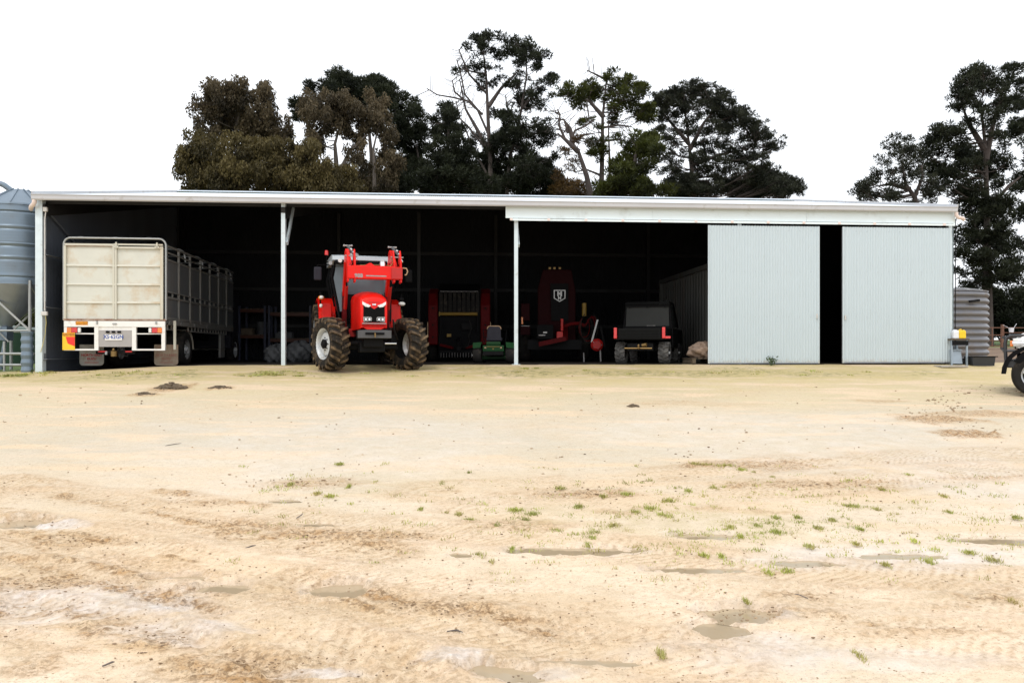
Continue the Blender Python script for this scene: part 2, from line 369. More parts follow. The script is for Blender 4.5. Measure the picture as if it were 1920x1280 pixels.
def tracks(X, Y):
    H = np.zeros_like(X); Wm = np.zeros_like(X); Gd = np.zeros_like(X)
    for pts, w, dep in TRK:
        g = [gpt(*p) for p in pts]; run = 0.
        best = np.full_like(X, 9.); al = np.zeros_like(X); sd_ = np.zeros_like(X)
        for a, b in zip(g[:-1], g[1:]):
            dx, dy = b.x-a.x, b.y-a.y; L = math.hypot(dx, dy)
            u = np.clip(((X-a.x)*dx+(Y-a.y)*dy)/L/L, 0, 1); ex = X-a.x-u*dx; ey = Y-a.y-u*dy; d = np.hypot(ex, ey)
            m = d < best; best = np.where(m, d, best); al = np.where(m, run+u*L, al); sd_ = np.where(m, np.sign(ex*dy-ey*dx)*d, sd_); run += L
        q = best/w
        gate = np.clip(fbm(al*1.1+w*9, sd_*.5, 2, 5)*2.8-.6, 0, 1)
        inside = np.clip((1-q)/.25, 0, 1)
        H += gate*(-dep*inside+dep*.9*np.exp(-((q-1.15)/.2)**2))
        lug = .5+.5*np.sin((al+np.abs(sd_)*.9)*2*math.pi/.075)
        H += gate*inside*dep*.8*(lug-.3)
        Wm = np.maximum(Wm, gate*np.exp(-((q-1.1)/.3)**2)*.7+gate*inside*.75*(lug > .62))
        Gd = np.maximum(Gd, np.exp(-(q/1.9)**2)*np.clip(dep/.02, .2, 1.2)*np.clip(.35+gate, 0, 1))
    return H, Wm, Gd
RIDGE = [([(0,1140),(110,1150),(190,1172),(260,1207),(335,1236),(470,1279)],.13,1.15),([(0,1008),(120,1048),(300,1088),(420,1118)],.045,.8),([(0,1030),(110,1070),(200,1095),(330,1122),(420,1150)],.07,.8),([(110,930),(250,958),(380,985),(470,1002),(600,1022)],.09,.75),
         ([(300,922),(390,935),(500,948)],.07,.8),([(690,1106),(760,1124),(860,1136),(960,1160),(1020,1182)],.07,1.1),([(430,985),(560,1008),(660,1022),(740,1030)],.14,.6),([(60,1002),(130,1006),(240,1018)],.10,1.),([(820,925),(1000,930),(1150,925)],.12,.55),
         ([(1400,1145),(1520,1150),(1620,1168),(1720,1190)],.035,.8),([(1390,1138),(1450,1146)],.06,.8),([(0,1085),(60,1092),(130,1098)],.10,.8),([(560,1085),(620,1112),(700,1140)],.05,.5),([(1290,875),(1450,872),(1600,858)],.10,.6),([(1370,915),(1500,912),(1620,902)],.10,.6),([(1640,905),(1790,898),(1900,893)],.09,.5),
         ([(0,1240),(60,1262),(110,1279)],.10,1.1),([(310,1040),(370,1052)],.03,1.1),([(580,900),(660,905)],.06,.7),([(1460,1120),(1600,1128),(1800,1135)],.10,.35),([(1100,960),(1300,955),(1500,965)],.12,.5),([(130,1215),(230,1228),(300,1260)],.05,.9)]
def ridges(X, Y):
    out = np.zeros_like(X)
    for pts, w, a_ in RIDGE:
        g = [gpt(*p) for p in pts]
        for a, b in zip(g[:-1], g[1:]):
            dx, dy = b.x-a.x, b.y-a.y; L = math.hypot(dx, dy)
            sel = (X > min(a.x, b.x)-.8) & (X < max(a.x, b.x)+.8) & (Y > min(a.y, b.y)-.8) & (Y < max(a.y, b.y)+.8)
            xs_, ys_ = X[sel], Y[sel]
            u = np.clip(((xs_-a.x)*dx+(ys_-a.y)*dy)/L/L, 0, 1); d = np.hypot(xs_-a.x-u*dx, ys_-a.y-u*dy)
            d = d*(1+1.3*(fbm(xs_*3, ys_*5, 3, 13)-.45))
            v = a_*np.exp(-(d/w)**2)*np.clip(fbm(xs_*6, ys_*9, 4, 91)*3.2-1.0, 0, 1.2)
            out[sel] = np.maximum(out[sel], v)
    return out
def axis(segs):
    out = [segs[0][0]]
    for a, b, d0, d1 in segs:
        x = a
        while x < b-1e-6:
            f = (x-a)/(b-a); x += d0+(d1-d0)*f; out.append(min(x, b))
    return np.array(sorted(set(np.round(out, 4))))
xp = axis([(0, 5.5, .034, .034), (5.5, 14, .05, .1), (14, 40, .3, 2), (40, 600, 4, 80)])
xs = np.concatenate([-xp[::-1][:-1], xp])
ys = axis([(-60, -2, 12, 2), (-2, 2.4, .5, .2), (2.4, 8, .022, .028), (8, 14, .032, .05), (14, 22.5, .06, .1), (22.5, 60, .4, 2), (60, 900, 4, 90)])
X, Y = np.meshgrid(xs, ys)
H = base_h(X, Y)
inyard = np.clip((21.2-Y+X*.0732)/1.0, 0, 1)*np.clip((Y+1)/2, 0, 1)
near = np.clip((9.5-Y)/5, .25, 1)
brown = geo_mask(X, Y, BROWN); wet_glare = geo_mask(X, Y, WET_GLARE); green = geo_mask(X, Y, GREEN)
th, tw, gold = tracks(X, Y)
brown = np.maximum(brown, ridges(X, Y))
gn = fbm(X*1.1, Y*1.1, 4, 1)
fine = fbm(X*9, Y*9, 3, 21); rough_n = fbm(X*22, Y*22, 2, 31)
streaks = fbm(X*.9+Y*.1, Y*3.2, 4, 41)
clod = np.clip(brown*1.0+tw*.6, 0, 1.2)
H += inyard*((gn-.5)*.045+(fine-.5)*.014*near+np.clip(rough_n-.55, 0, 1)*np.clip(fbm(X*1.3, Y*2.6, 3, 77)-.48, 0, 1)*.14*near+th*.55*np.clip((16-Y)/8, .3, 1))
H += inyard*clod*np.clip(rough_n-.42, 0, 1)*.065*np.clip(Y/7, .6, 1.3)
outl = np.clip((Y-24)/20, 0, 1); H += outl*(fbm(X*.05, Y*.05, 3, 8)-.5)*.5
water_specs = []; pits = []
for (px, py, hw, hh, lab) in PUD:
    c = gpt(px, py); a = gpt(px+hw, py); b1 = gpt(px, py-hh); b2 = gpt(px, py+hh)
    rx = abs(a.x-c.x); ry = abs(b1.y-b2.y)/2; cy = (b1.y+b2.y)/2
    sel = (np.abs(X-c.x) < rx*1.6) & (np.abs(Y-cy) < ry*2.0)
    lvl = float(H[sel & (((X-c.x)/rx)**2+((Y-cy)/ry)**2 < 2.2)].min())-.003
    pits.append([c.x, cy, rx, ry, lvl, lab, px])
for _ in range(2):
    for p_ in pits:
        for q_ in pits:
            if p_ is not q_ and abs(p_[0]-q_[0]) < (p_[2]+q_[2])*1.35 and abs(p_[1]-q_[1]) < (p_[3]+q_[3])*1.4: p_[4] = q_[4] = min(p_[4], q_[4])
for i_, p_ in enumerate(pits): p_[4] -= .0017*(i_ % 3)
for (cx, cy, rx, ry, lvl, lab, px) in pits:
    sel = (np.abs(X-cx) < rx*1.6) & (np.abs(Y-cy) < ry*2.0)
    d = np.sqrt(((X[sel]-cx)/rx)**2+((Y[sel]-cy)/ry)**2)+(fbm(X[sel]*3.2/max(rx, .3), Y[sel]*3/max(ry, .2), 4, px)-.5)*1.1
    m = np.clip((1.25-d)/.35, 0, 1); m = m*m*(3-2*m)
    H[sel] = np.minimum(H[sel], H[sel]*(1-m)+(lvl-.018)*m)
    rim_ = np.clip(1-np.abs(d-1.15)/.3, 0, 1); wet_glare[sel] = np.maximum(wet_glare[sel], rim_*.35)
    water_specs.append((cx, cy, rx, ry, lvl, lab))
s_ = -(X-S0.x)*SU+(Y-S0.y)*CU; t_ = (X-S0.x)*CU+(Y-S0.y)*SU
inside_ = (s_ > .05) & (s_ < 10.3) & (t_ > .05) & (t_ < 23.9)
H = np.where(inside_, H-.03, H)
pad = 1.25*np.clip(1-np.abs(s_+1.7)/2.4, 0, 1)**.8*(fbm(X*.8, Y*.8, 4, 61))
ny, nx = X.shape
me = bpy.data.meshes.new('ground')
co = np.stack([X, Y, H], -1).reshape(-1, 3)
idx = np.arange(ny*nx).reshape(ny, nx)
q = np.stack([idx[:-1, :-1], idx[:-1, 1:], idx[1:, 1:], idx[1:, :-1]], -1).reshape(-1, 4)
def fast_mesh(me, co, faces):
    k = faces.shape[1]
    me.vertices.add(len(co)); me.vertices.foreach_set('co', co.astype(np.float32).ravel())
    me.loops.add(faces.size); me.loops.foreach_set('vertex_index', faces.astype(np.int32).ravel())
    me.polygons.add(len(faces)); me.polygons.foreach_set('loop_start', np.arange(0, faces.size, k, dtype=np.int32))
    me.update(calc_edges=True)
fast_mesh(me, co, q)
me.polygons.foreach_set('use_smooth', np.ones(len(q), bool))
tdep = np.clip(gold*1.6, 0, 1)
bk = np.clip(brown*.85+tw*.62*tdep, 0, 1.2); field = np.clip((s_-23.5)/1.5, 0, 1); dirtback = np.clip((s_-1)/3, 0, 1)*(1-field)
leftg = np.clip((-t_-0.2)/1.0, 0, 1)*np.clip((s_+.8)/1.2, 0, 1)
at = me.color_attributes.new('masks', 'FLOAT_COLOR', 'POINT')
at.data.foreach_set('color', np.stack([bk, np.clip(wet_glare, 0, 1), np.clip(green+pad*.55, 0, 1), dirtback], -1).astype(np.float32).ravel())
at2 = me.attributes.new('field', 'FLOAT', 'POINT'); at2.data.foreach_set('value', np.clip(field+leftg, 0, 1).astype(np.float32).ravel())
at4 = me.attributes.new('gold', 'FLOAT', 'POINT'); at4.data.foreach_set('value', np.clip(gold*.62+np.clip(brown, 0, 1)*.5, 0, 1).astype(np.float32).ravel())
at3 = me.attributes.new('streak', 'FLOAT', 'POINT'); at3.data.foreach_set('value', streaks.astype(np.float32).ravel())
g = bpy.data.materials.new('yard dirt'); g.use_nodes = True; nt = g.node_tree; n = nt.nodes; l = nt.links; b = n['Principled BSDF']
tc = n.new('ShaderNodeNewGeometry').outputs['Position']
A = n.new('ShaderNodeAttribute'); A.attribute_name = 'masks'; sep = n.new('ShaderNodeSeparateColor'); l.new(A.outputs['Color'], sep.inputs[0])
FA = n.new('ShaderNodeAttribute'); FA.attribute_name = 'field'; SA = n.new('ShaderNodeAttribute'); SA.attribute_name = 'streak'
def noise(sc_, det=5, ro=.6, vec=None):
    z = n.new('ShaderNodeTexNoise'); z.inputs['Scale'].default_value = sc_; z.inputs['Detail'].default_value = det; z.inputs['Roughness'].default_value = ro
    l.new(vec or tc, z.inputs['Vector']); return z.outputs['Fac']
def rng_(x, a, b_, c=0., d=1.):
    z = n.new('ShaderNodeMapRange'); z.inputs[1].default_value = a; z.inputs[2].default_value = b_; z.inputs[3].default_value = c; z.inputs[4].default_value = d
    l.new(x, z.inputs[0]); return z.outputs[0]
def mixc(f, a, c):
    z = n.new('ShaderNodeMixRGB')
    for i, v in ((0, f), (1, a), (2, c)):
        if isinstance(v, (tuple, float)): z.inputs[i].default_value = (*v, 1) if isinstance(v, tuple) else v
        else: l.new(v, z.inputs[i])
    return z.outputs[0]
def mth(op, a, c):
    z = n.new('ShaderNodeMath'); z.operation = op
    for i, v in ((0, a), (1, c)):
        if isinstance(v, (int, float)): z.inputs[i].default_value = v
        else: l.new(v, z.inputs[i])
    return z.outputs[0]
c0 = mixc(rng_(noise(.35, 4), .35, .65), (.60, .51, .375), (.53, .465, .355))
sxyz = n.new('ShaderNodeSeparateXYZ'); l.new(tc, sxyz.inputs[0])
yy = mth('ADD', sxyz.outputs[1], mth('MULTIPLY', noise(.5, 4), 5.0))
c0 = mixc(rng_(yy, 12.0, 7.5), c0, mixc(rng_(noise(.8, 5), .38, .62), (.80, .64, .485), (.755, .625, .48)))
c0 = mixc(rng_(yy, 15, 21), c0, (.55, .44, .215))
GA = n.new('ShaderNodeAttribute'); GA.attribute_name = 'gold'
c0 = mixc(mth('MULTIPLY', GA.outputs['Fac'], rng_(noise(2.2, 6, .7), .32, .6, .25, 1)), c0, (.66, .475, .275))
c0 = mixc(rng_(noise(1.6, 6, .65), .45, .7, 0, .6), c0, (.60, .48, .33))
mpn = n.new('ShaderNodeMapping'); mpn.inputs['Scale'].default_value = (.55, 2.0, 1); mpn.inputs['Rotation'].default_value = (0, 0, .12); l.new(tc, mpn.inputs[0])
c0 = mixc(rng_(noise(4.5, 7, .72, mpn.outputs[0]), .52, .70, 0, .5), c0, (.55, .41, .25))
c0 = mixc(rng_(noise(7, 6, .75, mpn.outputs[0]), .36, .26, 0, .7), c0, (.74, .66, .56))
c0 = mixc(rng_(noise(15, 5, .8, mpn.outputs[0]), .58, .66, 0, .6), c0, (.33, .235, .14))
c0 = mixc(rng_(SA.outputs['Fac'], .52, .72), c0, (.66, .51, .345))
c0 = mixc(rng_(noise(13, 5, .75), .52, .70, 0, .5), c0, (.44, .33, .21))
c0 = mixc(rng_(noise(34, 4, .75), .54, .70, 0, .55), c0, (.34, .25, .16))
c0 = mixc(rng_(noise(90, 3, .75), .57, .68, 0, .7), c0, (.22, .155, .09))
c0 = mixc(rng_(noise(60, 2, .7, None), .30, .38, .35, 0), c0, (.72, .66, .57))
glare_col = mixc(rng_(noise(5, 5, .7), .4, .6), (.74, .69, .66), (.60, .54, .47))  # pale tint paints the sky glare on damp ground
wf = mth('MULTIPLY', sep.outputs[1], rng_(noise(3, 5, .7), .3, .6, .3, 1))
c1 = mixc(wf, c0, glare_col)
gf = mth('MULTIPLY', sep.outputs[2], rng_(noise(4, 6, .75), .36, .62))
c1 = mixc(gf, c1, (.42, .345, .15))
gf2 = mth('MULTIPLY', rng_(sep.outputs[2], .5, 1), rng_(noise(7, 6, .75), .5, .6))
c1 = mixc(gf2, c1, (.10, .12, .03))
bf = mth('MULTIPLY', sep.outputs[0], rng_(noise(11, 6, .75), .36, .60, .1, 1))
c1 = mixc(bf, c1, (.43, .255, .115))
bf2 = mth('MULTIPLY', rng_(sep.outputs[0], .15, .8), rng_(noise(30, 5, .75), .47, .56))
c1 = mixc(mth('MULTIPLY', bf2, .72), c1, (.15, .085, .036))
c1 = mixc(A.outputs['Alpha'], c1, mixc(rng_(noise(1, 5), .4, .6), (.16, .105, .07), (.22, .15, .10)))
c1 = mixc(FA.outputs['Fac'], c1, mixc(rng_(noise(.5, 6), .4, .6), (.07, .12, .025), (.11, .15, .04)))
l.new(c1, b.inputs['Base Color'])
ro = mth('SUBTRACT', .92, mth('MULTIPLY', wf, .62)); l.new(ro, b.inputs['Roughness'])
b.inputs['Specular IOR Level'].default_value = .35
bp = n.new('ShaderNodeBump'); bp.inputs['Strength'].default_value = .5; bp.inputs['Distance'].default_value = .02
hsum = mth('ADD', noise(40, 5, .7), mth('MULTIPLY', noise(9, 4), 1.4)); l.new(hsum, bp.inputs['Height']); l.new(bp.outputs[0], b.inputs['Normal'])
me.materials.append(g)
ground = bpy.data.objects.new('ground', me); col.objects.link(ground); ground['kind'] = 'structure'

# water
w = bpy.data.materials.new('muddy water'); w.use_nodes = True; nt = w.node_tree; b = nt.nodes['Principled BSDF']
b.inputs['Base Color'].default_value = (.40, .31, .20, 1); b.inputs['Roughness'].default_value = .09; b.inputs['Specular IOR Level'].default_value = .45
nz = nt.nodes.new('ShaderNodeTexNoise'); nz.inputs['Scale'].default_value = 14; bq = nt.nodes.new('ShaderNodeBump'); bq.inputs['Strength'].default_value = .04
nt.links.new(nz.outputs['Fac'], bq.inputs['Height']); nt.links.new(bq.outputs[0], b.inputs['Normal'])
for (cx, cy, rx, ry, lvl, lab) in water_specs:
    m = MB(); m.add([(cx+rx*1.25*math.cos(a), cy+ry*1.35*math.sin(a), lvl) for a in [2*math.pi*i/28 for i in range(28)]], [tuple(range(28))])
    m.build('puddle', w, kind='structure')
# shed floor
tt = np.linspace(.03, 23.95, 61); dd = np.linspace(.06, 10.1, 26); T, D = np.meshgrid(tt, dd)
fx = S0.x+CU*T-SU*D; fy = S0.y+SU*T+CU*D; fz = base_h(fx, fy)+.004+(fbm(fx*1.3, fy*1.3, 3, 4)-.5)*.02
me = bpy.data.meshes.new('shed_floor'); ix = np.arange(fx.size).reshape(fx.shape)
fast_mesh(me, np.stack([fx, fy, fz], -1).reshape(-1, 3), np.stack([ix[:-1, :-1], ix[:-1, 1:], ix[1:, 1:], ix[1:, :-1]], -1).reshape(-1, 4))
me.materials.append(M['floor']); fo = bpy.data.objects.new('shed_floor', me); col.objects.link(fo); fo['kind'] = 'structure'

# ------------------------------------------------------------------ the machinery shed
L, DP = 23.95, 10.2
def zr(d): return 4.20+.204*(d+.14)            # underside of the roof
shed = empty('machinery_shed', S0, YAW, label='long pale grey steel machinery shed with open bays and two sliding doors', category='shed')
def corr(p0, du, length, dv, height, nrm, pitch=.0762, amp=.009, seg=6):
    """corrugated sheet from p0, waves along du, ribs along dv"""
    p0 = Vector(p0); du = Vector(du); dv = Vector(dv); nrm = Vector(nrm); k = max(2, int(round(length/pitch*seg))); vs = []; fs = []
    for i in range(k+1):
        u = length*i/k; o = amp*math.sin(2*math.pi*u/pitch)
        a = p0+du*u+nrm*o; vs += [a, a+dv*height]
    for i in range(k): fs.append((2*i, 2*i+2, 2*i+3, 2*i+1))
    return MB().add(vs, fs)
rl = math.hypot(DP+.34, .204*(DP+.34)); rv = Vector((0, DP+.34, .204*(DP+.34)))/rl
nr = Vector((0, -.204, 1)).normalized()
corr((-.07, -.24, zr(-.24)+.02), (1,0,0), L+.06, rv, rl, nr, seg=6, amp=.010).build('roof', 'roof', shed, smooth='all')
MB().add([(-.05,-.1,zr(-.1)-.012),(L+.05,-.1,zr(-.1)-.012),(L+.05,DP,zr(DP)-.012),(-.05,DP,zr(DP)-.012)],[(0,1,2,3)]).build('roof_shade_sheet','innerroof',shed)  # sheet added below the roof, dark colour stands for its shade
# gutter with rolled lip
gp = [(-.14,4.09),(-.25,4.07),(-.275,4.10),(-.275,4.185),(-.29,4.20),(-.29,4.215),(-.262,4.215),(-.262,4.105),(-.14,4.105)]
MB().prism(gp, -.08, L-.02, 'x').build('gutter', 'gutter', shed)
for xx in [i*1.2+.4 for i in range(20)]:
    pass
# end trims of roof (barge)
for xx, nm in ((-.075, 'barge_flashing'), (L+.0, 'barge_flashing')):
    MB().bar((xx, -.24, zr(-.24)+.03), (xx, DP+.1, zr(DP)+.05), .03, .16).build(nm, 'gutter', shed)
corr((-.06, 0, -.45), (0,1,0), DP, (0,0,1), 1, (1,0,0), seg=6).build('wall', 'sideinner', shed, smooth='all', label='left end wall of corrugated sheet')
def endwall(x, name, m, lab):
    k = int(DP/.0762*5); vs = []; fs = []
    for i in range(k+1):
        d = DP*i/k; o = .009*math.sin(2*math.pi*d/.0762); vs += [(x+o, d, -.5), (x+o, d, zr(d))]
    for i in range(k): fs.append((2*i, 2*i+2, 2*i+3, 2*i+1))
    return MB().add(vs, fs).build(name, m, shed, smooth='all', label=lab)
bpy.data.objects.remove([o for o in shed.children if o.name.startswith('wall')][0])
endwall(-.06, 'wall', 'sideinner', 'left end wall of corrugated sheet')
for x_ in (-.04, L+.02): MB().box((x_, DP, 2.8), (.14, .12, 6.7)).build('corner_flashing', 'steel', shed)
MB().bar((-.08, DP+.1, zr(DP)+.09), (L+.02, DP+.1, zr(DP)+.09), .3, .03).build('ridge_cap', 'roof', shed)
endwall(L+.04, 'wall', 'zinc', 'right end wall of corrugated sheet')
endwall(L-.005, 'wall_shade_sheet', 'inner', 'added dark sheet for shade inside the right end wall')  # sheet added inside the wall, its dark colour stands for shade
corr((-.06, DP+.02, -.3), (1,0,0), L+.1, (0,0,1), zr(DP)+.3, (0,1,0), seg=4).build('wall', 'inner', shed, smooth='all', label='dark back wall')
# frame: posts, rafters, purlins, girts
def post(t, zb, zt, w=.10, name='post', m='post', d=0):
    MB().prism([(t-w/2, d), (t+w/2, d), (t+w/2, d+.15), (t+w/2-.012, d+.15), (t+w/2-.012, d+.012), (t-w/2, d+.012)], zb, zt, 'z').build(name, m, shed)
MB().prism([(-.10,-.03),(.07,-.03),(.07,.16),(.055,.16),(.055,-.015),(-.085,-.015),(-.085,.12),(-.10,.12)], -.40, 4.12, 'z').build('post', 'post', shed, label='wide white corner post')
post(6.0, -.25, 4.12); post(12.0, -.25, 4.12)
post(18.0, -.25, 4.12); MB().box((L-.05, .06, 1.9), (.1, .12, 4.4)).build('post', 'post', shed)
box('base_plate','post',(12.0,.07,-.028),(.22,.22,.02),shed)
for t, w_ in ((6.0, .05), (12.0, .05)):
    br = MB(); br.bar((t+.075, .10, 3.10), (t+.075, .95, 4.18), .05, .11); br.build('knee_brace', 'post', shed)
for i, t in enumerate((.08, 6.0, 12.0, 18.0, L-.1)):
    MB().bar((t, .0, zr(0)-.36), (t, DP-.1, zr(DP-.1)-.36), .10, .30).build('rafter', 'steel', shed)
    if 0 < i < 4: MB().box((t, DP-.12, 2.6), (.12, .16, 6.0)).build('post', 'steel', shed)
MB().box((9.2, 6.2, 2.4), (.1, .1, 5.2)).build('post', 'steel', shed)
for k in range(9):
    d = .15+k*1.2; MB().prism([(d, zr(d)-.2), (d+.06, zr(d)-.2), (d+.06, zr(d)-.185), (d+.015, zr(d)-.185), (d+.015, zr(d)-.03), (d, zr(d)-.03)], .02, L-.02, 'x').build('purlin', 'steel', shed)
for z in (2.82, 1.50, .19):
    MB().prism([(.02, z-.06), (.16, z-.06), (.16, z-.075), (.02, z-.075)], .02, DP, 'y').build('girt', 'girt', shed)
    MB().box((.045, .09, z), (.07, .12, .16)).build('girt_cleat', 'girt', shed)
for z in (1.3, 2.7, 4.1): MB().box((12, DP-.06, z), (L-.2, .08, .12)).build('girt', 'steel', shed)
MB().bar((.03, 0.3, 3.9), (.03, 4.5, 2.2), .02, .04).build('wall_brace', 'girt', shed)
# conduit and boxes by the corner post
MB().box((.14,-.02,3.88),(.10,.08,.11)).build('junction_box','conduit',shed,bevel=.01)
MB().tube([(.14,.0,3.84),(.13,.0,3.75),(.12,-.01,3.62),(.12,-.01,1.34)],.014,8).build('conduit','conduit',shed,smooth=True)
MB().box((.12,-.02,1.27),(.14,.08,.10)).build('switch_box','conduit',shed,bevel=.01)
MB().tube([(.15,-.03,1.22),(.17,-.04,1.05),(.14,-.03,.75),(.08,-.045,.45),(.04,-.05,.3)],.007,6).build('cable','cable',shed,smooth=True)
# pvc elbows under both gutter ends
MB().tube([(-.03,-.21,4.10),(-.03,-.21,4.02),(-.07,-.18,3.97),(-.16,-.10,3.93),(-.24,.05,3.9)],.055,12).build('downpipe','pvc',shed,smooth=True)
MB().tube([(L-.02,-.21,4.08),(L-.02,-.21,4.00),(L+.03,-.2,3.95),(L+.18,-.16,3.93),(L+.26,-.1,3.91)],.05,12).build('downpipe','pvc',shed,smooth=True)
MB().tube([(L+.16,.1,3.9),(L+.16,.1,2.9),(L+.16,.12,.3)],.012,6).build('conduit','blackm',shed)
# header, track and doors
h0, h1 = t_px(948, -.1), L+.02
hp = empty('header', (0,0,0), 0, shed)
for i, (a, b_) in enumerate([(h0, 15.6), (15.6, 19.8), (19.8, h1)]):
    MB().prism([(-.10+.002*(i%2), 3.795), (-.085, 3.795), (-.085, 4.10), (-.10+.002*(i%2), 4.10)], a+.002, b_-.002, 'x').build('panel', 'header', hp)
k0, k1 = t_px(957, -.12), L-.02
MB().prism([(-.16,3.72),(-.15,3.72),(-.15,3.765),(-.10,3.765),(-.10,3.775),(-.16,3.775)], k0, k1, 'x').build('door_track', 'header', shed)
t = k0+.02
while t < k1:
    MB().box((t, -.165, 3.755), (.07, .02, .06)).build('track_bracket', 'pvc', shed); t += .98
def sliding_door(a, b_, zb, d):
    dr = empty('sliding_door', (a, d, zb), 0, shed); Wd = b_-a; Hd = 3.665-zb
    ns = 4; sw = Wd/ns
    for i in range(ns):
        corr((i*sw+.001, (-.0015 if i % 2 else 0), .0), (1,0,0), sw+.02, (0,0,1), Hd, (0,1,0), amp=.013, seg=8).build('sheet', 'zinc', dr, smooth='all')
    fr = MB()
    for zz in (.05, 1.25, 2.45, Hd-.05): fr.box((Wd/2, .045, zz), (Wd-.02, .05, .08))
    for xx in (.03, Wd-.03): fr.box((xx, .045, Hd/2), (.05, .05, Hd))
    fr.build('frame', 'girt', dr)
    MB().box((Wd/2,-.011,.012),(Wd+.01,.012,.03)).build('bottom_channel','girt',dr)
    MB().box((.01,-.012,Hd/2),(.04,.014,Hd)).build('edge_trim','zinc',dr)
    MB().box((Wd-.005,-.012,Hd/2),(.03,.014,Hd)).build('edge_trim','zinc',dr)
    sc_ = MB()
    for zz in (1.25, 2.45, Hd-.12, .12):
        u = .0762*.75
        while u < Wd-.05: sc_.box((u, -.016, zz), (.009,.008,.009)); u += .0762*4
    sc_.build('screws','girt',dr)
    return dr
d1 = sliding_door(t_px(1328,-.12), t_px(1535.5,-.12), -.005, -.12)
MB().box((2.98-.02,-.03,1.27),(.03,.03,.12)).build('handle','conduit',d1)
d2 = sliding_door(t_px(1580,-.12), t_px(1781.5,-.12), .01, -.12)
MB().box((.06,-.03,1.22),(.03,.03,.12)).build('handle','conduit',d2)
# shipping container parked inside, behind the left door
cx0 = t_px(1328, 0.5)
ct = empty('shipping_container', shed_pt(cx0+.35, .9, 0), YAW, label='dull grey ribbed shipping container standing inside the shed behind the left sliding door', category='container')
def ribs(p0, du, n_, w_, dv, h, nrm):
    p0 = Vector(p0); du = Vector(du); dv = Vector(dv); nrm = Vector(nrm); vs = []; fs = []; u = 0
    pr = [(0,0),(.30,0),(.42,1),(.72,1),(.84,0)]; pts = []
    for i in range(n_):
        for a, o in pr[:-1]: pts.append(((i+a/.84)*w_, o*.036))
    pts.append((n_*w_, 0))
    for u, o in pts: a = p0+du*u+nrm*o; vs += [a, a+dv*h]
    for i in range(len(pts)-1): fs.append((2*i, 2*i+2, 2*i+3, 2*i+1))
    return MB().add(vs, fs)
ribs((0,.1,.16),(0,1,0),20,.28,(0,0,1),2.55,(1,0,0)).build('side_panel','cont',ct)
ribs((2.40,.1,.16),(0,1,0),20,.28,(0,0,1),2.55,(-1,0,0)).build('side_panel','cont',ct)
for x in (0, 2.4):
    for z in (.08, 2.76): MB().box((x,2.95,z),(.12,5.9,.14)).build('rail','cont',ct)
    MB().box((x,.03,1.42),(.14,.14,2.8)).build('corner_post','cont',ct); MB().box((x,5.87,1.42),(.14,.14,2.8)).build('corner_post','cont',ct)
MB().box((1.2,2.95,2.80),(2.4,5.8,.04)).build('top','cont',ct)
MB().box((.6,0,1.42),(1.15,.06,2.6)).build('door','cont',ct); MB().box((1.8,0,1.42),(1.15,.06,2.6)).build('door','cont',ct)
